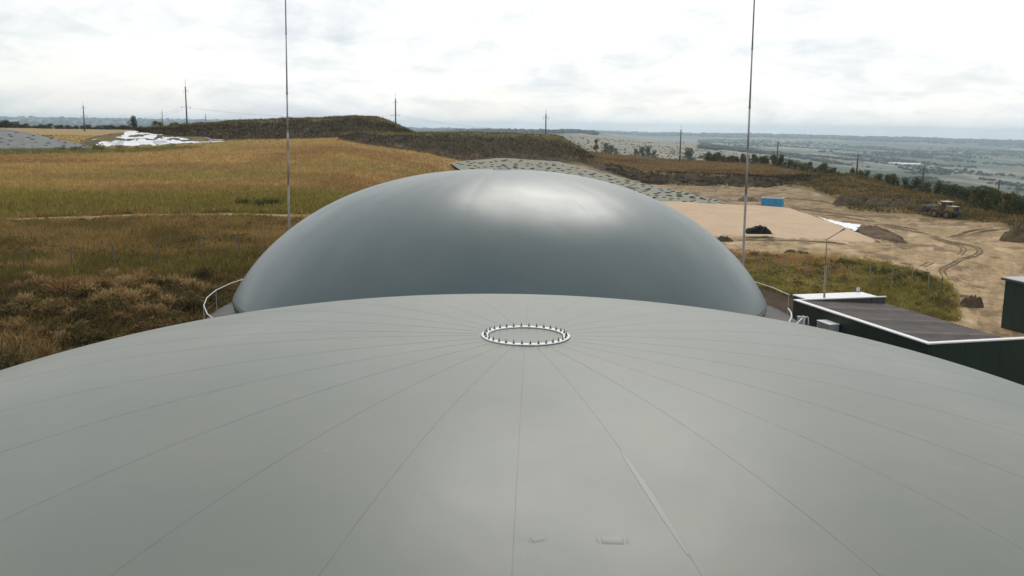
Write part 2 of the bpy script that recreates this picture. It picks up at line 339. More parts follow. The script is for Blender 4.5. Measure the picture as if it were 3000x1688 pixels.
def gd(px, py):
    """distance at which the view through a photograph pixel meets the ground"""
    r = ray(px, py); r = r / hypot(r[0], r[1]); d = np.arange(60, 420, .5); z = zg(r[0] * d, r[1] * d); hit = np.nonzero(H + r[2] * d <= z)[0]
    return float(d[hit[0]]) if len(hit) else 400.
C = lambda *c: np.array(c)
def ground_color(x, y):
    x = np.asarray(x, float); y = np.asarray(y, float)
    d = np.hypot(x, y); az = np.degrees(np.arctan2(x, y)); sh = x.shape + (1,)
    nA = fbm(x / 14, y / 14, 11); nB = fbm(x / 3.2, y / 3.2, 21); nC = fbm(x / 45, y / 45, 31); nS = fbm(az * 3, d / 4.0, 41)
    r = lambda a: np.reshape(a, sh)
    dn = d + (nA - .5) * 36 * np.clip(d / 120, .4, 2)
    dark = C(.085, .064, .032); weed = C(.21, .15, .06); green = C(.17, .15, .045); gold = C(.255, .195, .088); brn = C(.195, .135, .066); pale = C(.27, .225, .105)
    # left field
    c = lerp(dark, C(.115, .085, .034), r(sstep(.35, .65, nB)))
    c = lerp(c, C(.14, .115, .038), r(sstep(62, 67, dn))); c = lerp(c, weed, r(sstep(70, 77, dn) * .85))
    c = lerp(c, green, r(sstep(92, 96, dn))); c = lerp(c, lerp(gold, brn, r(sstep(.36, .66, nA))), r(sstep(104, 122, dn)))
    c = lerp(c, C(.19, .165, .068), r(sstep(.44, .62, nC) * sstep(104, 120, d) * .85))
    c = lerp(c, pale, r(sstep(205, 260, dn) * .7)); c = lerp(c, C(.22, .17, .085), r(sstep(300, 360, dn)))
    c = lerp(c, green * .9, r(sstep(222, 226, d) * (1 - sstep(238, 246, d)) * sstep(-18, -22, az) * .85))
    tr = np.abs(d - 90.5 - (nC - .5) * 3 + (az + 20) * .05)
    c = lerp(c, C(.46, .36, .25), r((1 - sstep(.22, .5, np.abs(tr - .75))) * sstep(-12, -14, az) * sstep(.3, .5, fbm(az * 1.3, d / 9, 77))))
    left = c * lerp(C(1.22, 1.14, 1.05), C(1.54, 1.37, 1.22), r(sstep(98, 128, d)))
    # right yard
    yard = lerp(C(.34, .255, .155), C(.265, .195, .118), r(sstep(.40, .66, nS))); yard = lerp(yard, C(.46, .37, .265), r(sstep(.60, .74, fbm(az * 1.2, d / 3.0, 47)) * .7))
    yard = lerp(yard, C(.15, .105, .062), r(sstep(.56, .68, fbm(az * 1.1 + 9, d / 3.5, 53)) * .8))
    yard = lerp(yard, yard * C(.74, .74, .74), r(sstep(135, 190, dn)))
    bank = lerp(C(.085, .075, .035), C(.17, .125, .055), r(sstep(.35, .65, nB))); fld = lerp(C(.205, .15, .078), C(.155, .105, .055), r(sstep(.4, .6, nA)))
    dv0 = np.interp(az, [10, 14, 17, 20, 23, 25.2, 25.6], [106, 112, 112, 113, 110, 101, 60])      # end of the weeds
    weeds = lerp(C(.075, .07, .028), C(.135, .125, .038), r(sstep(.4, .6, nB)))
    c = lerp(weeds, yard, r(sstep(-2, 2, dn - dv0)))
    soil = lerp(C(.05, .037, .026), C(.085, .062, .042), r(sstep(.4, .6, nB)))
    c = lerp(c, soil, r((1 - sstep(87.5, 91, d + (nB - .5) * 3)) * (1 - sstep(18, 20, az))))
    db = np.interp(az, [4, 10, 15.4, 17, 19.7, 24.3, 28.2], [245, 250, 249, 225, 178, 170, 147])
    c = lerp(c, bank, r(sstep(-2, 3, d - db)))
    dq = d + (fbm(x / 7, y / 7, 13) - .5) * 14; cut = sstep(246, 251, dq) * (1 - sstep(257, 261, dq)) * (1 - sstep(17, 18.5, az)); c = lerp(c, C(.042, .032, .022), r(cut * .9))
    c = lerp(c, fld, r(sstep(258, 262, d) * (1 - sstep(16.5, 19, az))))
    c = lerp(c, C(.5, .41, .30), r((1 - sstep(2, 6, np.abs(d - np.interp(az, [3, 5, 8, 11], [400, 385, 362, 338])))) * (1 - sstep(10.0, 10.4, az)) * sstep(2.5, 3.5, az)))
    right = c * C(1.2, 1.12, 1.0)
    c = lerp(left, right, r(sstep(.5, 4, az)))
    # far country
    fx, fy = x / 330., y / 520.; cell = _hash(np.floor(fx + .35 * np.sin(fy * 1.7)), np.floor(fy + .25 * np.sin(fx)), 5)
    fpal = np.array([C(.12, .135, .09), C(.20, .19, .14), C(.10, .12, .085), C(.25, .225, .17), C(.13, .14, .10), C(.17, .165, .12)])
    far = fpal[np.clip((cell * 6).astype(int), 0, 5)]
    far = lerp(far, C(.065, .085, .05), r(sstep(.5, .62, fbm(x / 210, y / 330, 61)) * .8))
    near_hill = (1 - sstep(13, 16, az)) * sstep(2, 4, az) * (1 - sstep(2600, 3600, d)); far = lerp(far, C(.25, .225, .17) * (0.85 + .4 * r(fbm(x / 60, y / 90, 71))), r(near_hill))
    far = lerp(far, C(.09, .08, .08), r(sstep(3000, 3400, d) * (1 - sstep(4600, 5000, d)) * (1 - sstep(7, 9, az)) * sstep(-4, -2, az)))
    far = lerp(far, C(.05, .065, .05), r(sstep(7600, 8400, d)))
    c = lerp(c, far, r(sstep(430, 640, d + 0 * az)))
    c = lerp(c, C(.52, .38, .27), r(sstep(24.8, 25.6, az) * sstep(395, 405, d) * (1 - sstep(480, 500, d))))
    c = lerp(c, C(.5, .39, .28), r(sstep(16.5, 17.2, az) * (1 - sstep(20.5, 21.2, az)) * sstep(330, 336, d) * (1 - sstep(350, 354, d))))
    return c * r(.86 + .28 * fbm(x / .9, y / .9, 91))
az = np.concatenate([np.arange(-180, -36, 4.), np.arange(-36, 36.01, .11), np.arange(40, 181, 4.)])
dd = np.concatenate([[5, 12, 20, 28, 34], np.exp(np.arange(np.log(38), np.log(470), .0082)), np.exp(np.arange(np.log(475), np.log(14000), .032))])
A2, D2 = np.meshgrid(np.radians(az), dd, indexing='ij')
X2, Y2 = D2 * np.sin(A2), D2 * np.cos(A2); Z2 = zg(X2, Y2)
na, nd = X2.shape
idx = np.arange(na * nd).reshape(na, nd)
F = np.stack([idx[:-1, :-1], idx[:-1, 1:], idx[1:, 1:], idx[1:, :-1]], -1).reshape(-1, 4)[:, ::-1]
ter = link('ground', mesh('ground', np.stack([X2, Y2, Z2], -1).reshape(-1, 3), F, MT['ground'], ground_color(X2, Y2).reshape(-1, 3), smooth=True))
tag(ter, kind='structure')

# ------------------------------------------------------------------ membrane domes
def dome_fn(a, b, p, q, apex):
    def f(r):
        s = np.clip(np.asarray(r) / a, 0, 1) ** (1 / p); return apex - b + b * np.maximum(1 - s * s, 0) ** (q / 2)
    return f
def strip(cx, cy, f, ang, r0, r1, w, lift, n=40, taper=None, ox=0):
    """a narrow ribbon lying on a dome along a meridian"""
    V = []; Fc = []; dx, dy = cos(ang), sin(ang); tx, ty = -dy, dx
    for i in range(n + 1):
        r = r0 + (r1 - r0) * i / n; ww = w * (taper(i / n) if taper else 1)
        for s_, l in ((-1, -.0015), (-.8, lift), (.8, lift), (1, -.0015)):
            X = cx + ox + r * dx + tx * ww / 2 * s_; Y = cy + r * dy + ty * ww / 2 * s_
            V.append((X, Y, float(f(hypot(X - cx, Y - cy))) + l))
    for i in range(n):
        for k in range(3): Fc.append((4 * i + k, 4 * i + 4 + k, 4 * i + 5 + k, 4 * i + 1 + k))
    return V, Fc
BOLT = MB(); BOLT.lathe([(.012, 0), (.012, .006), (.0095, .007), (.0095, .016), (.0045, .018), (.004, .036), (.0001, .0365)], 8)
BOLT_ME = BOLT.me('bolt', MT['bolt'])
def dome(cx, cy, apex, a, b, p, q, seams, label, glints, skin, sag, ox=0, cut=0.0):
    f = dome_fn(a, b, p, q, apex)
    root = empty('gas_dome', (0, 0, 0)); tag(root, label, 'gas dome', 'membrane domes of the biogas plant')
    t = np.linspace(0, pi / 2, 90); prof = list(zip(a * np.sin(t) ** p, apex - b + b * np.cos(t) ** q))
    prof = [(max(r, .0005), z) for r, z in prof if z >= apex - b + cut - 1e-6]; ar = prof[-1][0]; prof = prof + [(ar - .02, apex - b + cut - .06), (ar - .09, apex - b + cut - .36), (ar - .2, apex - b + cut - .5)]
    ns = 364; th = np.arange(ns) * 2 * pi / ns; sa = np.sort(np.radians(np.array(seams) % 360)); sa = np.concatenate([[sa[-1] - 2 * pi], sa, [sa[0] + 2 * pi]])
    kk = np.clip(np.searchsorted(sa, th) - 1, 0, len(sa) - 2); ph_ = (th - sa[kk]) / np.maximum(sa[kk + 1] - sa[kk], 1e-6); bul = np.sin(pi * ph_) ** 1.0
    V = []; Fc = []
    for i_, (r_, z_) in enumerate(prof):
        w_ = sag * min(1, r_ / 4) * (1 if i_ < len(prof) - 6 else 0)
        for k_ in range(ns): V.append((cx + (r_ + w_ * bul[k_] * .5) * cos(th[k_]), cy + (r_ + w_ * bul[k_] * .5) * sin(th[k_]), z_ + w_ * bul[k_] * .6))
    for i_ in range(len(prof) - 1):
        for k_ in range(ns): Fc.append((i_ * ns + k_, i_ * ns + (k_ + 1) % ns, (i_ + 1) * ns + (k_ + 1) % ns, (i_ + 1) * ns + k_))
    link('membrane', mesh('membrane', np.array(V), np.array(Fc)[:, ::-1].copy(), MT[skin], smooth=True), root)
    zr = apex - b + cut
    mb = MB(); zs_ = cut + .16; rs_ = a * sin(math.acos((zs_ / b) ** (1 / q))) ** p; zs_ += apex - b; mb.lathe([(rs_ - .03, zs_ + .03), (rs_ + .012, zs_ + .02), (rs_ + .018, zs_), (rs_ + .012, zs_ - .02), (rs_ - .03, zs_ - .03)], 200, (cx, cy, 0)); mb.obj('edge_seam', MT['gasket'], root, True)
    mb = MB(); mb.lathe([(ar - .20, zr - .44), (ar - .10, zr - .48), (ar - .10, zr - .66), (ar - .3, zr - .66), (ar - .3, -.6)], 160, (cx, cy, 0)); mb.obj('tank_wall', MT['concrete'], root, True)
    for ang in seams:
        V, Fc = strip(cx, cy, f, radians(ang), .50, ar * (.97 if cut == 0 else .99), .006, .0006, 60, None, ox); link('seam', mesh('seam', V, Fc, MT['seam' if skin == 'membrane' and not -60 < (ang + 180) % 360 - 180 < 84 else skin]), root)
    for ang, r0, r1, w in glints:  # seam overlaps with their bright glint painted as a paler strip
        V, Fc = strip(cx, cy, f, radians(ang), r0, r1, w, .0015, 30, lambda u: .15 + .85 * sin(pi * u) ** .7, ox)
        link('seam_glint', mesh('seam_glint', V, Fc, MT['seam_glint']), root)
    # clamp ring on the crown
    z0 = float(f(.42)); cx = cx + ox
    mb = MB(); mb.lathe([(.380, z0 - .01), (.380, z0 + .004), (.455, z0 + .004), (.455, z0 - .02)], 96, (cx, cy, 0)); ring = mb.obj('clamp_ring', MT['gasket'], root)
    for k, (s, e, lift) in enumerate(((-79, 3.5, .008), (4.5, 80, .008), (100, 182, .008), (183, 259, .008), (-101.5, -78.5, .0095), (79.5, 100.5, .0095))):
        V = []; n = 18; Fc = []
        for i in range(n + 1):
            g = radians(s + (e - s) * i / n)
            for r_, z_ in ((.384, z0 + lift - .004), (.384, z0 + lift + .004), (.451, z0 + lift + .004), (.451, z0 + lift - .004)): V.append((cx + r_ * cos(g), cy + r_ * sin(g), z_))
        for i in range(n):
            for j in range(3): Fc.append((4 * i + j, 4 * i + 1 + j, 4 * i + 5 + j, 4 * i + 4 + j))
        Fc += [(0, 1, 2, 3)[::-1], (4 * n, 4 * n + 1, 4 * n + 2, 4 * n + 3)]
        link('ring_plate', mesh('ring_plate', V, Fc, MT['white_metal']), ring)
    for k in range(32):
        g = 2 * pi * (k + .5) / 32; o = link('bolt', BOLT_ME, ring); o.location = (cx + .417 * cos(g), cy + .417 * sin(g), z0 + .012)
    return root, f
SEAMS = [-178, -162, -147.5, -133, -118.9, -105, -91.6, -78, -65] + [-65 + 13.95 * k for k in range(1, 18)]
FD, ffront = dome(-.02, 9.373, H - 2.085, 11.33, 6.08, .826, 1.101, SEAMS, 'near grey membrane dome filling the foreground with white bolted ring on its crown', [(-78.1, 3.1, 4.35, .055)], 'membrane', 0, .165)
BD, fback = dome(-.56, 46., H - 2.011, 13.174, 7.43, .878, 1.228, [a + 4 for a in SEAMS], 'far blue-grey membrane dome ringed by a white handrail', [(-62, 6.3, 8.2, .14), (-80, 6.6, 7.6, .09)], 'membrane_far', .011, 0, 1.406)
# things pressing through the near membrane from below: a short ribbed roll and small folds
def relief(px, py, w, l, h, ang):
    fx, fy = -.02, 9.373; r = ray(px, py); a_, b_ = 12.35, 7.2; z0 = H - 2.05 - b_
    o = CAM - np.array([fx, fy, z0]); sc = np.array([1 / a_, 1 / a_, 1 / b_]); A = ((r * sc) ** 2).sum(); B = 2 * (r * sc * o * sc).sum(); Cc = ((o * sc) ** 2).sum() - 1
    P = CAM + r * ((-B - sqrt(B * B - 4 * A * Cc)) / (2 * A)); V = []; Fc = []; nu, nv = 24, 14
    for i in range(nu + 1):
        for j in range(nv + 1):
            u, v = i / nu * 2 - 1, j / nv * 2 - 1
            x = P[0] + cos(ang) * u * l - sin(ang) * v * w; y = P[1] + sin(ang) * u * l + cos(ang) * v * w
            e = max(0, 1 - abs(v) ** 2.2) * max(0, 1 - abs(u) ** 8); groove = 1 - .55 * (math.exp(-((abs(u) - .68) / .05) ** 2))
            V.append((x, y, float(ffront(hypot(x - fx, y - fy))) - .006 + .002 + h * e * groove))
    for i in range(nu):
        for j in range(nv): k = i * (nv + 1) + j; Fc.append((k, k + nv + 1, k + nv + 2, k + 1))
    link('membrane_bulge', mesh('membrane_bulge', V, Fc, MT['membrane'], smooth=True), FD)
relief(1792, 1622, .06, .105, .007, .02); relief(1575, 1618, .05, .07, .006, .3)

# walkway and handrail round the far dome
wk = empty('walkway_railing', (-.35, 46, H - 9.12)); tag(wk, 'white handrail on grey posts round the walkway of the far dome', 'railing')
mb = MB(); mb.lathe([(12.6, .0), (14.3, .0), (14.3, -.18), (12.6, -.18)], 96); mb.obj('walkway_deck', MT['deck'], wk)
NR = 44; RR = 14.2
def rp(k, z): t = 2 * pi * k / NR; return (RR * cos(t), RR * sin(t), z)
rail = [rp(k + .2, 1.07) for k in range(0, NR - 2)]
mb = MB(); mb.tube(rail, .021, 8); mb.obj('top_rail', MT['white_metal'], wk)
mb = MB(); mb.tube([(p[0], p[1], .52) for p in rail], .010, 6); mb.obj('middle_rail', MT['dark_steel'], wk)
mb = MB(); mb.tube([(p[0], p[1], .08) for p in rail], .015, 6); mb.obj('toe_rail', MT['dark_steel'], wk)
for k in range(0, NR - 2, 2):
    p = rp(k + .2, 0); mb = MB(); mb.tube([(p[0], p[1], -.1), (p[0], p[1], 1.06)], .02, 6); mb.obj('rail_post', MT['galv'], wk)
for k in range(0, 22):
    t = 2 * pi * k / 22; mb = MB(); mb.box((13.45 * cos(t), 13.45 * sin(t), -.31), (1.6, .1, .24), t); mb.obj('deck_bracket', MT['galv'], wk)

# lightning masts
def mast(px_top, px_bot, ybot, d, r0, collars, label):
    b = at(px_bot, ybot, d); t0 = at(px_top, 0, d); lean = (t0[:2] - b[:2]) / (t0[2] - b[2]); zb = g1(b[0], b[1]) - .3; zt = H + 15
    P = lambda z: (b[0] + lean[0] * (z - b[2]), b[1] + lean[1] * (z - b[2]), z)
    root = empty('lightning_mast', P(zb)); tag(root, label, 'mast', 'lightning masts behind the far dome'); o = Vector(root.location)
    zs = [zb] + [at(px_bot, y, d)[2] for y in collars] + [zt]
    for i in range(len(zs) - 1):
        ra = r0 * (1 - .8 * (zs[i] - zb) / (zt - zb)); rb = r0 * (1 - .8 * (zs[i + 1] - zb) / (zt - zb)) * .97
        mb = MB(); mb.tube([Vector(P(zs[i])) - o, Vector(P(zs[i + 1])) - o], [ra, rb], 10); mb.obj('mast_section', MT['pole_grey' if i < 2 else 'galv'], root, True)
        if i:
            c = Vector(P(zs[i])) - o; mb = MB(); mb.tube([c - Vector((0, 0, .06)), c + Vector((0, 0, .06))], ra * 1.3, 10); mb.obj('collar', MT['pole_grey'], root)
mast(836.5, 847, 663, 66, .088, [540, 437, 385, 274, 99], 'thin grey lightning mast left of the far dome')
mast(2210, 2177, 760, 60, .105, [571, 440, 315, 143], 'thin grey lightning mast right of the far dome')

# ------------------------------------------------------------------ green plant building
u = C(.966, .257, 0); v = C(-.257, .966, 0); ZP = H - 9.8
C1 = C(16.75, 54.87, 0); Lb = 11.65; Wb = 6.15; rzb = atan2(u[1], u[0])
def bp(a, b, z): p = C1 + u * a + v * b; return (p[0], p[1], z)
bl = empty('plant_building', bp(0, 0, 0)); tag(bl, 'dark green flat-sided building with white coping and brown ribbed roof', 'building'); bo = Vector(bl.location)
def bbox(name, a0, a1, b0, b1, z0, z1, mt, bev=0, par=None):
    c = C1 + u * (a0 + a1) / 2 + v * (b0 + b1) / 2; mb = MB(); mb.box((c[0] - bo.x, c[1] - bo.y, (z0 + z1) / 2), (a1 - a0, b1 - b0, z1 - z0), rzb, bev); return mb.obj(name, MT[mt], par or bl)
wz = .2
for k in range(10):   # wall panels on the long side
    w = Lb / 10; bbox('wall_panel', .02 + .004 * (k % 2), .16, -Lb + k * w + .006, -Lb + (k + 1) * w - .006, wz - .6, ZP - .06, 'green_panel')
for k in range(9):    # wall panels on the near end
    w = 1.0; bbox('wall_panel', .17 + k * w + .006, .17 + (k + 1) * w - .006, -Lb + .0 + .004 * (k % 2), -Lb + .14, wz - .6, ZP - .06, 'green_panel')
bbox('wall_core', .2, Wb - .05, -Lb + .2, -.2, wz - .6, ZP - .9, 'dark_steel')
bbox('coping', -.05, .27, -Lb + .25, .12, ZP - .07, ZP, 'white_metal', .012)
bbox('coping', -.05, 9.3, -Lb - .05, -Lb + .245, ZP - .07, ZP + .003, 'white_metal', .012)
bbox('coping', .275, Wb + .1, -.02, .12, ZP - .07, ZP - .002, 'white_metal', .012)
for k in range(6): bbox('parapet_panel', .28 + k * .99, .28 + (k + 1) * .99 - .03, .0, .10, ZP - .85, ZP - .072, 'dark_steel')
# ribbed roof sheets, falling to the right
MT['roof_b'] = mat('brown_profiled_roof_dusty', (.178, .143, .12), .5, var=.3, vscale=1.3, spec=.45); MT['roof_c'] = mat('brown_profiled_roof_dark', (.105, .08, .068), .5, var=.3, vscale=1.3, spec=.45)
for k in range(20):
    b0, b1 = -Lb + .25 + k * (Lb - .3) / 20, -Lb + .25 + (k + 1) * (Lb - .3) / 20 - .004; V = []; Fc = []; n = 0; bb = b0; pts = []
    pit = (b1 - b0) / 2
    for j in range(2):
        s0 = b0 + j * pit; pts += [(s0, 0), (s0 + pit * .5, 0), (s0 + pit * .56, .075), (s0 + pit * .86, .075)]
    pts.append((b1, 0))
    for (q_, dz) in pts:
        for a_ in (.26, Wb + .12): V.append(Vector(bp(a_, q_, ZP - .11 - (a_ - .26) * .072 + dz + .0015 * (k % 2))) - bo)
    for i in range(len(pts) - 1): Fc.append((2 * i, 2 * i + 1, 2 * i + 3, 2 * i + 2))
    link('roof_sheet', mesh('roof_sheet', V, Fc, MT[('roof', 'roof_b', 'roof_c', 'roof')[(k * 7 + k // 3) % 4]]), bl)
# white-roofed container behind
cn = empty('white_container', bp(.95, .3, 0)); tag(cn, 'low container with white panelled roof behind the brown ribbed roof', 'container'); bo2 = bo; bo = Vector(cn.location)
bbox('container_body', .98, 5.75, .3, 1.75, -.1, ZP - .11, 'green_panel', 0, cn)
for k in range(3): bbox('roof_panel', .92 + k * 1.63, .92 + (k + 1) * 1.63 - .02, .22, 1.8, ZP - .1, ZP - .03, 'white_metal', .01, cn)
bo = bo2
# sign behind the parapet
sg = empty('warning_sign', bp(5.6, 1.95, ZP - .5)); tag(sg, 'small pale square sign on a thin post behind the white roof', 'sign')
mb = MB(); mb.tube([(0, 0, -4), (0, 0, .3)], .025, 6); mb.obj('sign_post', MT['galv'], sg)
mb = MB(); mb.box((0, -.03, .62), (.30, .02, .30), rzb); mb.obj('sign_frame', MT['dark_steel'], sg)
mb = MB(); mb.box((0, -.045, .62), (.24, .012, .24), rzb); mb.obj('sign_plate', MT['white_metal'], sg)
mb = MB(); mb.box((0, -.056, .62), (.10, .01, .11), rzb); mb.obj('sign_mark', MT['galv'], sg)
mb = MB(); mb.box((0, -.03, .34), (.30, .02, .05), rzb); mb.obj('sign_strip', MT['white_metal'], sg)
# box on the wall, gas bottles, stair rail
def pix(P): P = np.array(P) - CAM; q_ = P @ FW; return CX + FPX * (P @ RT) / q_, CY - FPX * (P @ UP) / q_
wb = min(np.arange(-8, 0, .02), key=lambda b_: abs(pix(bp(-.34, b_, ZP - 1.2))[0] - 2424)); wzz = min(np.arange(ZP - 3, ZP, .01), key=lambda z_: abs(pix(bp(-.34, wb, z_))[1] - 958))
ab = empty('wall_unit', bp(-.34, wb, wzz)); tag(ab, 'grey box-shaped unit fixed to the dark green wall', 'wall unit')
mb = MB(); mb.box((0, 0, 0), (.62, 1.25, .5), rzb, .03); mb.obj('unit_case', MT['galv'], ab)
mb = MB(); mb.box((0, 0, .262), (.66, 1.29, .025), rzb, .008); mb.obj('unit_lid', MT['white_metal'], ab)
for k in range(4): mb = MB(); mb.box((-.312 * cos(rzb), -.312 * sin(rzb), -.18 + k * .11), (.02, 1.0, .03), rzb); mb.obj('louvre', MT['dark_steel'], ab)
for k, (pxx, dd_) in enumerate(((2341, 49.5), (2353, 49.2))):
    p = at(pxx, 926, dd_); t = empty('filter_vessel', (p[0], p[1], p[2] - 3.0)); tag(t, ('left' if k == 0 else 'right') + ' one of two pale grey upright vessels behind the rail end', 'vessel', 'upright vessels by the green wall')
    mb = MB(); mb.lathe([(.0005, 3.0), (.07, 2.99), (.095, 2.95), (.095, .2), (.0005, .18)], 16); mb.obj('vessel_shell', MT['galv'], t, True)
    mb = MB(); mb.lathe([(.1, 2.96), (.1, 2.985), (.0005, 3.012)], 16); mb.obj('vessel_cap', MT['white_metal'], t, True)
    mb = MB(); mb.lathe([(.101, 2.2), (.106, 2.2), (.106, 2.26), (.101, 2.26)], 16); mb.obj('band', MT['dark_steel'], t)
    mb = MB(); mb.tube([(0, 0, .3), (0, 0, -2.2)], .05, 8); mb.obj('stand', MT['dark_steel'], t)
p0 = at(2309, 904, 47.6); sr = empty('stair_rail', (p0[0], p0[1], p0[2] - 1.2)); tag(sr, 'short bent white stair rail beside the walkway gap', 'railing')
pts = [Vector(at(*q)) - Vector(sr.location) for q in ((2309, 904, 47.6), (2318, 917, 47.2), (2319, 930, 46.8), (2312, 943, 46.4), (2308, 955, 46.2))]
mb = MB(); mb.tube(pts, .04, 8); mb.obj('hand_rail', MT['white_metal'], sr)
mb = MB(); mb.tube([pts[1], pts[1] - Vector((0, 0, 1.3))], .025, 6); mb.obj('rail_post', MT['dark_steel'], sr)
mb = MB(); mb.tube([pts[3], pts[3] - Vector((0, 0, 1.3))], .025, 6); mb.obj('rail_post', MT['dark_steel'], sr)
p1 = at(2358, 928, 48.8); gp = empty('goose_neck_pipe', (p1[0], p1[1], p1[2] - 1.5)); tag(gp, 'white goose neck pipe bending over beside the green wall', 'pipe')
pts = [(0, 0, -2), (0, 0, 1.35), (.03, 0, 1.46), (.1, 0, 1.5), (.17, 0, 1.45), (.19, 0, 1.3), (.19, 0, 1.1)]
mb = MB(); mb.tube(pts, .03, 8); mb.obj('pipe', MT['white_metal'], gp, True)
mb = MB(); mb.lathe([(.045, 1.08), (.045, 1.13), (.02, 1.14)], 10, (.19, 0, 0)); mb.obj('pipe_mouth', MT['galv'], gp)

# second green building
kb = C(39.9, 75.3, 0); b2 = empty('green_hall', (kb[0], kb[1], .4)); tag(b2, 'dark green metal hall with pale flat roof at the right edge', 'building')
ud = C(.21, -.978, 0); vd = C(.978, .21, 0); rz2 = atan2(ud[1], ud[0]); ztop = H - 11.5
for k in range(8):
    c = ud * (k * 1.15 + .575) + vd * (.06 + .003 * (k % 2)); mb = MB(); mb.box((c[0], c[1], (ztop - .4) / 2 - .4), (1.14, .12, ztop - .4 + .8), rz2); mb.obj('wall_panel', MT['green_panel'], b2)
for k in range(5):
    c = vd * (.15 + k * 1.15 + .575) + ud * .06; mb = MB(); mb.box((c[0], c[1], (ztop - .4) / 2 - .4), (1.14, .12, ztop - .4 + .8), atan2(vd[1], vd[0])); mb.obj('wall_panel', MT['green_panel'], b2)
c = ud * 4.6 + vd * 3.0; mb = MB(); mb.box((c[0], c[1], ztop - .33), (9.6, 6.6, .12), rz2, .02); mb.obj('roof_slab', MT['galv'], b2)
c = ud * 4.6 + vd * -.28; mb = MB(); mb.box((c[0], c[1], ztop - .42), (9.5, .06, .16), rz2); mb.obj('eaves_trim', MT['dark_steel'], b2)
c = ud * 4.6 - vd * .25; mb = MB(); mb.box((c[0], c[1], -.25), (9.6, .7, .5), rz2); mb.obj('plinth', MT['concrete'], b2)

# street lamp
lb = C1 + u * 2.75 + v * .17; dl = hypot(lb[0], lb[1])
lp = empty('street_lamp', (lb[0], lb[1], 0)); tag(lp, 'street lamp with a slanting arm rising behind the white roof', 'street lamp')
kz = at(2422, 702, dl); top = Vector(kz) - Vector(lp.location); base_x = at(2414, 870, dl)
lean = (kz[0] - base_x[0]) / (kz[2] - base_x[2])
mid = Vector((kz[0] - lb[0], kz[1] - lb[1], kz[2])); bot = Vector((mid.x - lean * mid.z, 0, 0)); jn = bot.lerp(mid, .84)
mb = MB(); mb.tube([bot, jn], [.07, .062], 10); mb.obj('lamp_post', MT['post_pale'], lp, True)
mb = MB(); mb.tube([jn, mid], [.036, .032], 8); mb.obj('upper_post', MT['post_pale'], lp, True)
e1 = Vector(at(2462, 678, dl - .3)) - Vector(lp.location); e2 = Vector(at(2476, 669, dl - .4)) - Vector(lp.location)
mb = MB(); mb.tube([mid, e1], .024, 8); mb.obj('lamp_arm', MT['post_pale'], lp, True)
mb = MB(); mb.tube([e1, e1.lerp(e2, .3), e2], [.026, .045, .03], 8); mb.obj('lamp_head', MT['dark_steel'], lp, True)
mb = MB(); mb.box(e1.lerp(e2, .65) - Vector((0, 0, .06)), (.26, .1, .03), .1); mb.obj('lamp_glass', MT['galv'], lp)

# ------------------------------------------------------------------ lofted earthworks
def resample(pts, n):
    pts = np.array(pts, float); s = np.concatenate([[0], np.cumsum(np.abs(np.diff(pts[:, 0])) + 1e-6)]); q = np.linspace(0, s[-1], n)
    return np.stack([np.interp(q, s, pts[:, k]) for k in range(3)], 1)
def loft(lines, nu, nv, rough=0, rs=2.5, seed=1, edge=True):
    """surface through picture lines of (px, py, distance); returns an (nu, nv, 3) grid"""
    W3 = [np.array([at(*p) for p in resample(l, nu)]) for l in lines]; W3 = np.array(W3)
    t = np.linspace(0, len(lines) - 1, nv); i = np.minimum(t.astype(int), len(lines) - 2); f = (t - i)[:, None, None]
    G = W3[i] * (1 - f) + W3[i + 1] * f; G = G.transpose(1, 0, 2)
    if rough:
        k = fbm(G[..., 0] / rs, G[..., 1] / rs + G[..., 2] / rs, seed, 5) - .5
        G = G.copy(); G[..., 2] += k * rough; k2 = fbm(G[..., 0] / rs + 31, G[..., 2] / rs + 7, seed + 9, 4) - .5; G[..., 1] += k2 * rough * .8
    return G
def grid_mesh(name, G, mt, colors=None, smooth=True, mask=None):
    nu, nv = G.shape[:2]; idx = np.arange(nu * nv).reshape(nu, nv)
    F = np.stack([idx[:-1, :-1], idx[1:, :-1], idx[1:, 1:], idx[:-1, 1:]], -1).reshape(-1, 4)
    if mask is not None: F = F[mask.reshape(-1)]
    return mesh(name, G.reshape(-1, 3), F, mt, None if colors is None else colors.reshape(-1, 3), smooth)
def skirt(line, dd_, dz): return [(p[0], p[1], p[2]) for p in line]
def ground_line(line, off, up=-.4):
    """the same columns, dropped to the ground off metres further away"""
    out = []
    for px, py, d in line:
        p = at(px, py, d); k = (d + off) / d; x, y = p[0] * k, p[1] * k; z = g1(x, y) + up
        # pixel row that shows this point
        P = np.array([x, y, z]) - CAM; dz = P @ FW; out.append((CX + FPX * (P @ RT) / dz, CY - FPX * (P @ UP) / dz, d + off))
    return out

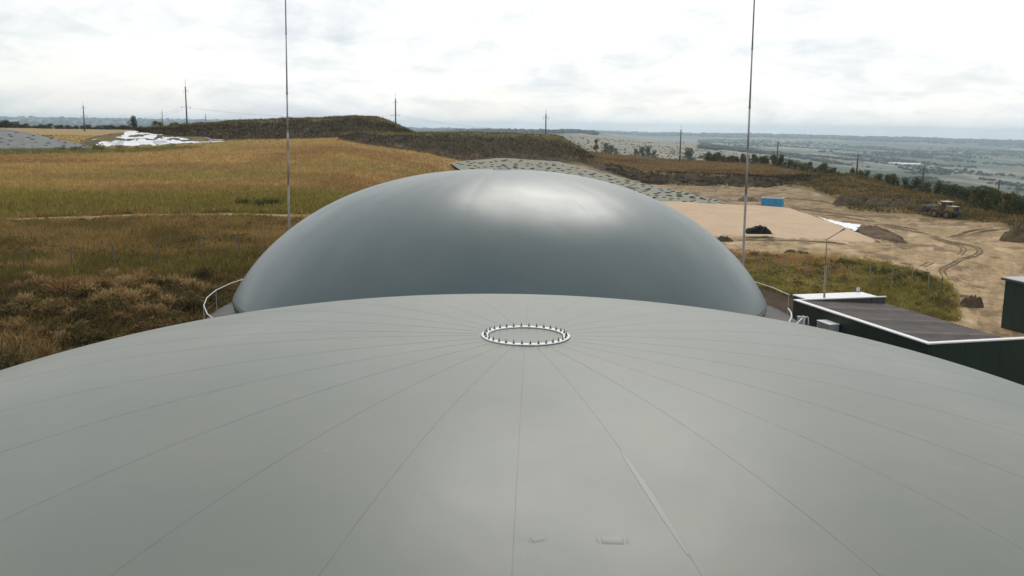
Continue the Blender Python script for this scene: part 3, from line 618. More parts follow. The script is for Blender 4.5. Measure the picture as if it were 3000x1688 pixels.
# leaves and grass -----------------------------------------------------------
def tufts(P, hgt, col, blades=5, spread=.35, width=.09, lean=.5, seed=1, jit=.25):
    """blades of grass or weed: one narrow triangle each"""
    rg = np.random.default_rng(seed); n = len(P); hgt = np.broadcast_to(hgt, n)
    B = np.repeat(P, blades, 0); hb = np.repeat(hgt, blades) * rg.uniform(.55, 1.15, n * blades)
    ang = rg.uniform(0, 2 * pi, n * blades); off = rg.uniform(0, 1, n * blades) * spread * hb
    B = B + np.stack([np.cos(ang) * off, np.sin(ang) * off, -.05 * hb], -1)
    a2 = rg.uniform(0, 2 * pi, n * blades); w = hb * width * rg.uniform(.6, 1.5, n * blades)
    sd_ = np.stack([np.cos(a2) * w, np.sin(a2) * w, np.zeros_like(w)], -1)
    ln = rg.uniform(0, lean, n * blades) * hb
    tip = B + np.stack([np.cos(ang) * ln, np.sin(ang) * ln, hb], -1)
    V = np.stack([B - sd_, B + sd_, tip], 1).reshape(-1, 3)
    c = np.repeat(col, blades, 0) * (1 + (rg.uniform(-jit, jit, (n * blades, 1)))); c = np.repeat(c, 3, 0)
    return V, np.arange(len(V)).reshape(-1, 3), c
def leafcloud(Pc, rad, n, size, col, seed, squash=.8, jit=.3):
    """leaf-sized quads spread through lobes; Pc lobe centres, rad lobe radii"""
    rg = np.random.default_rng(seed); k = rg.integers(0, len(Pc), n); dv = rg.normal(size=(n, 3)); dv /= np.linalg.norm(dv, axis=1)[:, None]
    rr = rg.uniform(.35, 1.05, n) ** .6; Q = np.asarray(Pc)[k] + dv * (np.asarray(rad)[k] * rr)[:, None] * np.array([1, 1, squash])
    a = rg.normal(size=(n, 3)); a /= np.linalg.norm(a, axis=1)[:, None]; b = np.cross(a, rg.normal(size=(n, 3))); b /= np.linalg.norm(b, axis=1)[:, None]
    s = size * rg.uniform(.6, 1.4, n)[:, None]; V = np.stack([Q - a * s, Q + b * s * .6, Q + a * s, Q - b * s * .6], 1).reshape(-1, 3)
    c = np.asarray(col)[None] * (1 + rg.uniform(-jit, jit, (n, 1))) * (1 + rg.uniform(-.1, .1, (n, 3))); return V, np.arange(4 * n).reshape(-1, 4), np.repeat(c, 4, 0)
def scatter(n, azr, dr, seed, power=1.0):
    rg = np.random.default_rng(seed); a = np.radians(rg.uniform(*azr, n)); d = np.sqrt(rg.uniform(dr[0] ** 2, dr[1] ** 2, n)) if power == 1 else np.exp(rg.uniform(np.log(dr[0]), np.log(dr[1]), n))
    x, y = d * np.sin(a), d * np.cos(a); return x, y, d, np.degrees(a), rg
def keep_off_domes(x, y): return (np.hypot(x + .56, y - 46) > 15.2) & (np.hypot(x, y - 9.37) > 14)

exec_parts = []
# mounds: dark overgrown embankments on the skyline and before it
def mound(name, label, base, crest, depth, rough, seed, top_col, face_col, foot_col, ntuft, th):
    cb = [(p[0], p[1] - 1, p[2] + depth) for p in crest]
    mid = [(b_[0] * .5 + c_[0] * .5, b_[1] * .42 + c_[1] * .58, b_[2] * .5 + c_[2] * .5) for b_, c_ in zip(resample(base, 24), resample(crest, 24))]
    base2 = ground_line(base, -2)
    G = loft([base2, base, mid, crest, cb, ground_line(cb, 14)], 260, 70, rough, 3.2, seed)
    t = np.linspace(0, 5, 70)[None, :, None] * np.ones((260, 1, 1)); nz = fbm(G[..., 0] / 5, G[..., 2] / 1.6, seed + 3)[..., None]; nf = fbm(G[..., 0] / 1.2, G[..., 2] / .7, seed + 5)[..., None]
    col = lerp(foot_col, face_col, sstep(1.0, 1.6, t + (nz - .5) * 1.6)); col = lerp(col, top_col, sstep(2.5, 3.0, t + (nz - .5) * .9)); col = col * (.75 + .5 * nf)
    root = empty(name, at(*base[len(base) // 2])); tag(root, label, 'earth mound')
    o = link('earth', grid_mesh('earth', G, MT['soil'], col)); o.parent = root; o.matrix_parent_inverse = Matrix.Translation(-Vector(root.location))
    rg = np.random.default_rng(seed); i = rg.integers(0, 259, ntuft); j = rg.integers(12, 58, ntuft); P = G[i, j] + rg.normal(size=(ntuft, 3)) * [.3, .3, 0]
    cc = col[i, j] * rg.uniform(.8, 1.5, (ntuft, 1)); V, F_, c_ = tufts(P, rg.uniform(.5, 1.2, ntuft) * th, cc, 5, .5, .11, .6, seed)
    o = link('grass_cover', mesh('grass_cover', V, F_, MT['plant'], c_)); o.parent = root; o.matrix_parent_inverse = Matrix.Translation(-Vector(root.location)); o['kind'] = 'stuff'
    return G
M1b = [(405, 383, 274), (440, 385, 272), (490, 387, 270), (560, 392, 270), (610, 398, 270), (700, 406, 270), (885, 402, 272), (1010, 399, 276), (1100, 402, 282), (1215, 396, 290)]
M1c = [(405, 381.5, 276), (440, 379, 280), (490, 373, 290), (560, 366, 295), (610, 362, 298), (700, 356, 300), (820, 350, 300), (990, 346, 300), (1025, 342, 300), (1105, 346, 300), (1150, 361, 300), (1180, 376, 300), (1215, 391, 300)]
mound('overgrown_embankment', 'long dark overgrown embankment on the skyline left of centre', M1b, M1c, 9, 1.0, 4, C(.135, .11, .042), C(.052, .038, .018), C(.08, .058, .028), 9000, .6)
M2b = [(993, 413, 248), (1060, 421, 248), (1140, 430, 248), (1258, 449, 248), (1328, 464, 248), (1450, 471, 246), (1631, 471, 248), (1740, 466, 258)]
M2c = [(1003, 395, 262), (1048, 388, 264), (1165, 391, 265), (1400, 391, 266), (1560, 396, 266), (1630, 399, 266), (1645, 405, 265), (1690, 431, 263), (1740, 458, 262)]
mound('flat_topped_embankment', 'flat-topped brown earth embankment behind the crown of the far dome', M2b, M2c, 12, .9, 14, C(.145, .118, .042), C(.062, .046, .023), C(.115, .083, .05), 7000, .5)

# silage clamps under tarpaulin -----------------------------------------------------------
def bag_mesh(seed):
    rg = random.Random(seed); mb = MB(); n = 7; pts = []; rs = []
    for i in range(n):
        t = i / (n - 1) * 2 - 1; pts.append((t * .62, rg.uniform(-.05, .05), .10 + rg.uniform(-.02, .02))); rs.append(.15 * sqrt(max(.05, 1 - abs(t) ** 4)) + rg.uniform(0, .03))
    mb.tube(pts, rs, 7); return mb.me('weight_bag', MT['bag'], True)
BAGS = [bag_mesh(k) for k in range(5)]
def clamp(name, label, front, crest, mt, nbags, seed, urange=(.02, .98), rough=.35):
    root = empty(name, at(*front[len(front) // 2])); tag(root, label, 'silage clamp', 'silage clamps under tarpaulin')
    back = [(p[0], p[1] - .3, p[2] + 3) for p in crest]
    G = loft([ground_line(front, -.4), front, crest, back, ground_line(back, 8)], 150, 80, rough, 4.0, seed); mi = Matrix.Translation(-Vector(root.location))
    o = link('tarpaulin', grid_mesh('tarpaulin', G, mt), root); o.matrix_parent_inverse = mi
    rg = np.random.default_rng(seed); pl = []
    for _ in range(nbags * 40):
        if len(pl) >= nbags: break
        a, b = rg.uniform(*urange), rg.uniform(.02, .97); i, j = a * 149, 20 + b * 19; P = G[int(i), int(j)]
        if any(abs(P[0] - q[0]) < 1.3 and abs(P[1] - q[1]) < 2.2 for q in pl): continue
        pl.append(P); o = link('weight_bag', BAGS[rg.integers(0, 5)], root); o.matrix_parent_inverse = mi
        o.location = P + [0, 0, .03]; o.rotation_euler = (0, 0, rg.normal() * .28); sc = rg.uniform(.55, 1.05); o.scale = (sc, sc * .55, sc * rg.uniform(.5, .8))
    return root, G
RC = [(1322, 480, 228), (1345, 473, 231), (1400, 468, 236), (1460, 464, 240), (1560, 468, 240), (1640, 474, 237), (1720, 497, 230), (1800, 515, 220), (1900, 543, 206), (2000, 562, 194), (2080, 580, 182), (2140, 598, 172)]
RF = [(1370, 512, 202), (1420, 520, 199), (1500, 540, 194), (1600, 560, 188), (1700, 572, 182), (1800, 579, 177), (1900, 585, 173), (1965, 590, 171), (2030, 593, 170), (2090, 596, 169), (2140, 601, 169)]
clamp('silage_clamp', 'grey tarpaulin clamp dotted with dark weight bags behind the far dome', RF, RC, MT['tarp'], 230, 3)
LC = [(-160, 366, 262), (-60, 372, 262), (0, 377, 261), (60, 385, 258), (120, 397, 254), (200, 415, 247), (275, 432, 240)]
LF = [(-160, 434, 238), (-60, 434, 238), (0, 434, 238), (60, 434, 238), (120, 434, 238), (200, 434, 238), (275, 435, 238)]
clamp('silage_clamp', 'slate grey tarpaulin clamp at the left edge of the picture', LF, LC, MT['tarp_dark'], 42, 8)

# beige heap with ripples
BT = [(1700, 573, 172.5), (1900, 585, 161.5), (2000, 591, 158.5), (2140, 599, 159.5), (2220, 602, 158), (2310, 609, 154), (2380, 631, 147), (2450, 656, 140), (2520, 684, 132), (2572, 706, 126)]
BB = [(1700, 692, 127), (1900, 692, 127), (2000, 692, 127), (2150, 693, 126), (2300, 698, 125), (2400, 703, 124), (2480, 706, 123.5), (2530, 708, 123), (2560, 709, 123), (2580, 710, 123)]
BB = [(p[0], p[1], gd(p[0], p[1])) for p in BB]; BT = [(p[0], p[1], max(gd(p[0], p[1]) * k_, gd(p[0], p[1]) - 22)) for p, k_ in zip(BT, (.88, .9, .9, .9, .9, .9, .93, .95, .97, .985))]; BB = [(p[0], p[1] + random.uniform(-5, 4), p[2]) for p in resample(BB, 70)]; BB = ground_line([(p[0], p[1], gd(p[0], p[1])) for p in BB], 0, .06)
G = loft([ground_line(BB, -1.5), BB, BT, ground_line(BT, 3.5)], 240, 110, .25, 9, 5)
t = np.linspace(0, 3, 110)[None, :]; xx = G[..., 0]; rip = np.maximum(0, np.sin((G[..., 2] * 9 + fbm(xx / 7, G[..., 1] / 7, 4) * 9))) ** 3 * .07 * sstep(25, 33, xx) * sstep(.9, 1.2, t) * (1 - sstep(1.9, 2, t)); G[..., 2] += rip
hp = link('beige_heap', grid_mesh('beige_heap', G, MT['beige'])); tag(hp, 'broad smooth sand-coloured heap beside the far dome', 'heap')

# white film along the edge of the heap
ST = [(2398, 634, 144), (2430, 644, 141.5), (2470, 650, 140), (2500, 655, 138.5), (2524, 659, 138)]
SB = [(2400, 638, 143.6), (2430, 650, 139), (2460, 660, 135), (2485, 669, 131.5), (2506, 677, 129)]
ST = [(p[0], p[1], gd(p[0], p[1]) - 5) for p in ST]; SB = [(p[0], p[1], gd(p[0], p[1]) - 3.5) for p in SB]
G = loft([SB, [(a[0] * .5 + b[0] * .5, a[1] * .5 + b[1] * .5, a[2] * .5 + b[2] * .5 - .5) for a, b in zip(ST, SB)], ST, ground_line(ST, 1.5)], 60, 30, .35, 1.1, 8)
o = link('white_film_edge', grid_mesh('white_film_edge', G, MT['film'])); tag(o, 'white plastic film draped on the right edge of the beige heap', 'plastic film')
BC = [(2504, 673, 128.5), (2530, 661, 130), (2565, 664, 129.5), (2590, 672, 128), (2620, 684, 126.5), (2640, 698, 124), (2656, 711, 123)]
BBs = [(2502, 679, 128), (2530, 688, 126.5), (2565, 699, 125), (2590, 705, 124), (2620, 711, 123), (2640, 713, 122.6), (2660, 714, 122.4)]
BBs = [(p[0], p[1], gd(p[0], p[1])) for p in BBs]; BC = [(p[0], p[1], min(q_[2] + 5.5, gd(p[0], p[1]) - .6)) for p, q_ in zip(BC, BBs)]; BBs = ground_line(BBs, 0, .05)
G = loft([ground_line(BBs, -.8), BBs, BC, [(p[0], p[1] - .6, p[2] + 1.5) for p in BC], ground_line(BC, 5)], 110, 60, .7, 1.4, 12)
G[..., 2] += .16 * np.sin(G[..., 0] * 5 + G[..., 1] * 1.5) * np.sin(np.linspace(0, pi, 60))[None]
nz = fbm(G[..., 0], G[..., 2] * 2, 8)[..., None]
o = link('soil_berm', grid_mesh('soil_berm', G, MT['soil'], lerp(C(.085, .06, .037), C(.17, .122, .078), sstep(.35, .65, nz)))); tag(o, 'ridge of furrowed brown soil at the end of the white film', 'soil heap')

# other soil heaps along the far bank
def soil_heap(px, py, d, w, h, l, seed, label, col=C(.10, .074, .045)):
    d = gd(px, py) + l * .3; b = at(px, py, d); z = g1(b[0], b[1]); n, m_ = 40, 26; V = np.zeros((n, m_, 3))
    uu = np.linspace(-1, 1, n)[:, None] * np.ones((1, m_)); vv = np.linspace(-1, 1, m_)[None] * np.ones((n, 1))
    V[..., 0] = b[0] + uu * w / 2; V[..., 1] = b[1] + vv * l / 2
    e = np.clip(1 - (np.abs(uu) ** 2.6 + np.abs(vv) ** 2.2), 0, 1) ** .8; nn = fbm(V[..., 0] / (w * .12), V[..., 1] / (w * .12), seed, 5)
    V[..., 2] = z - .15 + e * h * (.1 + 1.7 * nn)
    o = link('soil_heap', grid_mesh('soil_heap', V, MT['soil'], col * (.7 + .6 * nn[..., None]))); tag(o, label, 'soil heap', 'soil heaps in the yard'); return o
soil_heap(2485, 601, 180, 5.8, 1.5, 5, 1, 'dark soil heap between the blue container and the loader, left one')
soil_heap(2575, 604, 178, 6.0, 1.2, 5, 2, 'middle one of three dark soil heaps left of the loader')
soil_heap(2645, 606, 175, 5.2, 1.0, 4, 3, 'low dark soil heap just left of the loader bucket')
soil_heap(2190, 590, 184, 4.5, .9, 4, 4, 'brown clod heap between the tarpaulin clamp and blue container', C(.16, .115, .07))
soil_heap(2990, 710, 122, 5.0, 1.9, 5, 6, 'olive brown mound cut by the right edge of the picture', C(.12, .09, .05))
soil_heap(2330, 745, 108, 3.2, .45, 2, 9, 'row of dark clods on the weedy edge of the yard', C(.055, .042, .028))
soil_heap(2356, 748, 107, 1.8, .4, 1.6, 19, 'small dark clod heap right of the longer clod row', C(.055, .042, .028))
soil_heap(2118, 708, 114, 3.0, .6, 2, 29, 'dark crumbling soil lump at the edge of the far dome', C(.075, .055, .036))
soil_heap(2846, 902, 92.5, 2.2, .95, 1.8, 39, 'rough dark lump of earth on the ramp below the green hall', C(.10, .072, .045))

# black netting heap
b = at(2225, 683, 129.5); bz = None
root = empty('black_heap', (b[0], b[1], b[2] + .05)); tag(root, 'low heap of black netting lying on the beige heap', 'netting heap')
n, m_ = 34, 22; uu = np.linspace(-1, 1, n)[:, None] * np.ones((1, m_)); vv = np.linspace(-1, 1, m_)[None] * np.ones((n, 1)); e = np.clip(1 - (np.abs(uu * 1.0 + .06) ** 2.1 + np.abs(vv) ** 2), 0, 1) ** .55
nn = fbm(uu * 5 + 3, vv * 4, 3, 5); V = np.stack([uu * 1.85, vv * 1.2 + .4, e * (.55 + .75 * nn) - .12], -1)
link('netting', grid_mesh('netting', V, MT['rubbish'], None, False), root)
rg = random.Random(5)
for k in range(14):
    x = rg.uniform(-1.3, 1.3); y = rg.uniform(-.5, .3); z = .9 * sqrt(max(.05, 1 - (x / 1.85) ** 2)); mb = MB()
    mb.tube([(x - rg.uniform(.1, .45), y - .35, z * rg.uniform(.25, .6)), (x, y - .1, z * rg.uniform(.85, 1.05)), (x + rg.uniform(.1, .4), y - .2, z * rg.uniform(.4, .8))], [.05, .07, .03], 6); mb.obj('fold', MT['rubbish'] if k % 4 else MT['dark_steel'], root, True)

# white film heap on the left
HC = [(238, 409, 262), (275, 400, 266), (310, 393, 270), (380, 386, 274), (450, 384, 276), (530, 391, 274), (600, 401, 270), (662, 412, 264)]
HB = [(232, 411, 258), (300, 419, 256), (330, 422, 255), (400, 422, 255), (480, 420, 255), (570, 421, 255), (630, 417, 257), (668, 414, 260)]
root = empty('film_covered_heap', at(420, 421, 256)); tag(root, 'low heap under torn white plastic film in the left field', 'film heap'); mi = Matrix.Translation(-Vector(root.location))
HB = ground_line(HB, 0, .05)
G = loft([HB, HC, ground_line(HC, 8)], 340, 120, .6, 3, 6)
nz = fbm(G[..., 0] / 2.5, G[..., 1] / 5, 3)[..., None]
o = link('earth', grid_mesh('earth', G, MT['soil'], lerp(C(.17, .135, .06), C(.12, .10, .055), sstep(.4, .6, nz))), root); o.matrix_parent_inverse = mi
mk = fbm(np.linspace(0, 7, 340)[:, None] + np.linspace(0, 2.2, 120)[None] * .8, np.linspace(0, 8, 120)[None] * np.ones((340, 1)), 15, 3)
t = np.linspace(0, 2, 120)[None] * np.ones((340, 1)); uu = np.linspace(0, 1, 340)[:, None]
bands = [(.02, .24, .45, .8), (.10, .30, .05, .40), (.22, .60, .02, .42), (.24, .52, .46, .68), (.30, .74, .72, 1.02), (.50, .84, .08, .34), (.55, .92, .42, .62), (.70, .98, .66, .9), (.76, .97, .14, .3)]
for (u0, u1, v0, v1) in bands:
    rg_ = (fbm(uu * 26 + u0 * 9, t * 6 + v0 * 5, 25, 4) - .5); uc = (uu - u0) / (u1 - u0) + rg_ * .5; vc = (t - v0) / (v1 - v0) + rg_ * .9; m2 = (uc > 0) & (uc < 1) & (vc > 0) & (vc < 1) & (mk < .57)
    ms = m2[:-1, :-1] & m2[1:, 1:]
    if ms.sum() < 6: continue
    Gs = G.copy(); Gs[..., 2] += .05 + .08 * fbm(G[..., 0], G[..., 1], 7)
    o = link('film_sheet', grid_mesh('film_sheet', Gs, MT['film'], None, True, ms), root); o.matrix_parent_inverse = mi

# ------------------------------------------------------------------ blue skip container
cb = gpt(2270, gd(2270, 608)); ct = empty('blue_skip', (cb[0], cb[1], cb[2] - .05), radians(-24)); tag(ct, 'blue open-topped steel skip behind the beige heap', 'skip')
Ls, Ws, Hs = 3.8, 2.0, 1.7
for nm, c, s in (('side_wall', (0, -Ws / 2, Hs / 2 + .1), (Ls, .06, Hs - .1)), ('side_wall', (0, Ws / 2, Hs / 2 + .1), (Ls, .06, Hs - .1)), ('end_wall', (-Ls / 2 + .03, 0, Hs / 2 + .1), (.06, Ws - .08, Hs - .11)), ('end_wall', (Ls / 2 - .03, 0, Hs / 2 + .1), (.06, Ws - .08, Hs - .11)), ('floor_plate', (0, 0, .16), (Ls - .14, Ws - .1, .06))):
    mb = MB(); mb.box(c, s); mb.obj(nm, MT['blue'], ct)
for c, s in (((0, -Ws / 2, Hs + .1), (Ls + .14, .14, .12)), ((0, Ws / 2, Hs + .1), (Ls + .14, .14, .12)), ((-Ls / 2, 0, Hs + .1), (.14, Ws - .15, .115)), ((Ls / 2, 0, Hs + .1), (.14, Ws - .15, .115))):
    mb = MB(); mb.box(c, s, 0, .02); mb.obj('top_rim', MT['blue_light'], ct)
for k in range(6):
    mb = MB(); mb.box((-Ls / 2 + .35 + k * .72, -Ws / 2 - .07, Hs / 2 + .08), (.1, .08, Hs - .12)); mb.obj('rib', MT['blue'], ct)
for k in range(2): mb = MB(); mb.box((0, -.55 + k * 1.1, .06), (Ls, .14, .14)); mb.obj('skid', MT['dark_steel'], ct)
mb = MB(); mb.box((Ls / 2 + .03, 0, Hs * .55), (.07, Ws * .9, .1)); mb.obj('rib', MT['blue'], ct)

# ------------------------------------------------------------------ wheel loader
lpz = gpt(2782, gd(2782, 637)); ld = empty('wheel_loader', (lpz[0], lpz[1], lpz[2] - .06), radians(180 - 66)); tag(ld, 'dusty yellow wheel loader parked on the bare yard', 'wheel loader')
# built facing +x
def LD(name, fn, mt, par=None, smooth=False): mb = MB(); fn(mb); return mb.obj(name, MT[mt], par or ld, smooth)
for x in (-1.15, 1.2):
    for y in (-.95, .95):
        w = LD('wheel', lambda m_: m_.lathe([(.34, -.20), (.52, -.22), (.60, -.2), (.635, -.1), (.64, 0), (.635, .1), (.60, .2), (.52, .22), (.34, .20), (.34, -.2)], 26, (x, y, .62), 'y'), 'rubber', None, True)
        LD('rim', lambda m_: m_.lathe([(.001, -.1 - .06), (.12, -.16), (.14, -.12), (.3, -.11), (.35, -.18), (.35, .18), (.3, .11), (.14, .12), (.12, .16), (.001, .16)], 18, (x, y, .62), 'y'), 'yellow', w, True)
        mb = MB()
        for k in range(18):
            a_ = 2 * pi * k / 18; mb.box((x + .63 * cos(a_), y + (.1 if k % 2 else -.1), .62 + .63 * sin(a_)), (.07, .2, .07))
        mb.obj('tread_lugs', MT['rubber'], w)
LD('rear_frame', lambda m_: m_.box((-1.1, 0, .85), (2.0, 1.2, .5), 0, .05), 'yellow')
hood = LD('engine_hood', lambda m_: m_.box((-1.35, 0, 1.48), (1.5, 1.35, .80), 0, .06), 'yellow')
LD('hood_top', lambda m_: m_.box((-1.35, 0, 1.905), (1.46, 1.30, .05), 0, .02), 'cream', hood)
LD('grille', lambda m_: m_.box((-2.115, 0, 1.45), (.03, 1.02, .66)), 'black', hood)
for k in range(5): LD('grille_bar', lambda m_: m_.box((-2.14, 0, 1.2 + k * .125), (.03, 1.0, .035)), 'dark_steel', hood)
LD('exhaust_pipe', lambda m_: m_.tube([(-1.0, .35, 1.9), (-1.0, .35, 2.35), (-1.08, .35, 2.42)], .05, 8), 'dark_steel', hood)
cw = LD('counterweight', lambda m_: m_.box((-2.2, 0, .88), (.5, 1.7, .45), 0, .08), 'black')
for y in (-.6, .6): LD('tail_light', lambda m_: m_.box((-2.46, y, .95), (.03, .2, .1)), 'yellow', cw)
for y in (-.95, .95):
    LD('mudguard', lambda m_: m_.tube([(-1.85, y, .98), (-1.65, y, 1.28), (-1.15, y, 1.4), (-.65, y, 1.28), (-.45, y, 1.0)], .09, 6), 'yellow')
    LD('front_mudguard', lambda m_: m_.tube([(.65, y, 1.15), (.95, y, 1.36), (1.4, y, 1.38), (1.75, y, 1.22)], .08, 6), 'yellow')
LD('front_frame', lambda m_: m_.box((1.0, 0, .95), (1.6, .8, .6), 0, .05), 'yellow')
LD('lift_tower', lambda m_: m_.add([(.35, -.4, 1.1), (1.4, -.4, 1.1), (.9, -.4, 2.0), (.55, -.4, 2.0), (.35, .4, 1.1), (1.4, .4, 1.1), (.9, .4, 2.0), (.55, .4, 2.0)], [(0, 1, 2, 3), (7, 6, 5, 4), (1, 5, 6, 2), (0, 3, 7, 4), (3, 2, 6, 7), (0, 4, 5, 1)]), 'yellow')
cabf = LD('cab_floor', lambda m_: m_.box((-.2, 0, 1.38), (1.15, 1.3, .45), 0, .03), 'dark_steel')
cab = LD('cab_glass', lambda m_: m_.box((-.2, 0, 2.05), (1.02, 1.16, .85)), 'glass')
for x in (-.73, .33):
    for y in (-.6, .6): LD('cab_pillar', lambda m_: m_.box((x, y, 2.05), (.09, .09, .95)), 'yellow', cab)
LD('cab_roof', lambda m_: m_.box((-.18, 0, 2.57), (1.45, 1.5, .1), 0, .04), 'cream', cab)
LD('step', lambda m_: m_.box((-.15, -.85, .75), (.5, .3, .06)), 'dark_steel'); LD('step', lambda m_: m_.box((-.15, -.8, 1.05), (.5, .3, .06)), 'dark_steel')
for y in (-.5, .5):
    LD('lift_arm', lambda m_: m_.tube([(.65, y, 1.85), (1.5, y, 1.75), (2.3, y, 1.05), (2.75, y, .75)], [.11, .14, .13, .1], 6), 'yellow')
    LD('lift_ram', lambda m_: m_.tube([(.9, y * .7, 1.0), (1.75, y * .7, 1.4)], .06, 8), 'galv')
LD('tilt_lever', lambda m_: m_.tube([(1.35, 0, 1.35), (1.55, 0, 2.35), (1.75, 0, 2.45)], [.11, .12, .09], 6), 'yellow')
LD('tilt_ram', lambda m_: m_.tube([(.75, 0, 1.9), (1.6, 0, 2.38)], .07, 8), 'cream')
LD('tilt_link', lambda m_: m_.tube([(1.4, 0, 1.4), (2.7, 0, 1.15)], .06, 6), 'yellow')
prof = [(2.7, .45), (2.62, .85), (2.75, 1.25), (3.1, 1.4), (3.18, 1.36), (2.86, 1.18), (2.75, .85), (2.85, .5), (3.75, .38), (3.78, .30), (2.8, .36)]
V = [(x, -1.25, z + .35) for x, z in prof] + [(x, 1.25, z + .35) for x, z in prof]; k = len(prof)
bk = LD('bucket', lambda m_: m_.add(V, [(i, (i + 1) % k, k + (i + 1) % k, k + i) for i in range(k)]), 'black')
for y in (-1.25, 1.25): LD('bucket_cheek', lambda m_: m_.add([(2.64, y - .03, .8), (2.66, y - .03, 1.25), (3.1, y - .03, 1.74), (3.74, y - .03, .7), (2.64, y + .03, .8), (2.66, y + .03, 1.25), (3.1, y + .03, 1.74), (3.74, y + .03, .7)], [(0, 1, 2, 3), (7, 6, 5, 4), (0, 4, 5, 1), (1, 5, 6, 2), (2, 6, 7, 3), (3, 7, 4, 0)]), 'black', bk)
LD('bucket_lip', lambda m_: m_.box((3.1, 0, 1.765), (.08, 2.5, .04)), 'galv', bk)
ld.scale = (1.04,) * 3

# ------------------------------------------------------------------ wheel ruts in the yard
def rut(pts, w, name='wheel_rut', h=.13):
    pts = np.array([gpt(px, d)[:2] for px, d in pts]); s = np.concatenate([[0], np.cumsum(np.hypot(*np.diff(pts, axis=0).T))]); n = max(8, int(s[-1] / .6)); q = np.linspace(0, s[-1], n)
    P = np.stack([np.interp(q, s, pts[:, 0]), np.interp(q, s, pts[:, 1])], 1)
    for _ in range(6): P[1:-1] = (P[:-2] + P[1:-1] * 2 + P[2:]) / 4
    T = np.gradient(P, axis=0); T /= np.linalg.norm(T, axis=1)[:, None]; Nn = np.stack([-T[:, 1], T[:, 0]], 1); V = []; Fc = []
    prof = [(-1.0, -.05), (-.62, .9), (-.3, .12), (0, .05), (.3, .12), (.62, 1.0), (1.0, -.05)]; rg = random.Random(len(pts))
    for i in range(n):
        e = min(1, i / 4, (n - 1 - i) / 4) * rg.uniform(.6, 1.3)
        for o_, hh in prof:
            x, y = P[i] + Nn[i] * o_ * w * rg.uniform(.85, 1.15); V.append((x, y, g1(x, y) + hh * h * e - .01))
    k = len(prof)
    for i in range(n - 1):
        for j in range(k - 1): Fc.append((i * k + j, i * k + j + 1, (i + 1) * k + j + 1, (i + 1) * k + j))
    o = link(name, mesh(name, V, Fc, MT['track'])); o['kind'] = 'structure'; return o
def R2(*pp): return [(a, gd(a, b)) for a, b in pp]
rut(R2((2735, 688), (2750, 694), (2802, 712), (2851, 719), (2890, 729), (2898, 741), (2879, 755), (2837, 764), (2820, 778), (2785, 792), (2790, 804), (2799, 816)), .42)
rut(R2((2745, 696), (2785, 710), (2827, 720), (2849, 731), (2844, 743), (2834, 752)), .38)
rut(R2((2722, 787), (2740, 780), (2757, 771)), .45); rut(R2((2659, 773), (2704, 783)), .35); rut(R2((2736, 816), (2804, 829)), .4); rut(R2((2865, 836), (2900, 845), (2938, 850)), .45)
rut(R2((2589, 663), (2660, 675), (2746, 691)), .4); rut(R2((2560, 657), (2640, 666), (2720, 678)), .3); rut(R2((2400, 628), (2520, 645), (2600, 655)), .4); rut(R2((2320, 612), (2420, 622), (2560, 640)), .4)
rut(R2((2150, 705), (2300, 706), (2440, 712), (2520, 722)), .35); rut(R2((2200, 575), (2330, 583), (2450, 597)), .4); rut(R2((2850, 690), (2900, 678), (2990, 670)), .4); rut(R2((2790, 700), (2850, 680), (2930, 668)), .35); rut(R2((2780, 878), (2850, 872), (2930, 880)), .4); rut(R2((2840, 905), (2930, 895)), .4)
x, y, d, a_, rg = scatter(9000, (9, 30), (88, 245), 91, 0); dv0 = np.interp(a_, [9, 14, 20, 23, 25.2, 25.8], [112, 114, 115, 112, 103, 86]); dbk = np.interp(a_, [4, 15.4, 17, 19.7, 24.3, 28.2, 30], [249, 248, 225, 178, 170, 147, 147])
k = (d > dv0) & (d < dbk) & (fbm(a_ * 1.5, d / 4, 47) + .25 * rg.uniform(0, 1, len(d)) > .62); x, y, d = x[k], y[k], d[k]; n = len(x); sz = rg.uniform(.03, .10, n) * np.interp(d, [90, 240], [.7, 1.5]); base = np.array([(1, 0, .1), (0, 1, .2), (-1, 0, 0), (0, -1, .1), (.1, .1, .8), (0, 0, -.5)])
Fb = np.array([(0, 1, 4), (1, 2, 4), (2, 3, 4), (3, 0, 4), (1, 0, 5), (2, 1, 5), (3, 2, 5), (0, 3, 5)])
V = base[None] * sz[:, None, None] * rg.uniform(.6, 1.5, (n, 6, 3)) + np.stack([x, y, zg(x, y)], -1)[:, None]; cc = ground_color(x, y) * rg.uniform(.6, 1.2, (n, 1))
o = link('yard_clods', mesh('yard_clods', V.reshape(-1, 3), (Fb[None] + (np.arange(n) * 6)[:, None, None]).reshape(-1, 3), MT['soil'], np.repeat(cc, 6, 0))); tag(o, 'clods and stones strewn over the bare yard', 'clods', None, 'stuff')

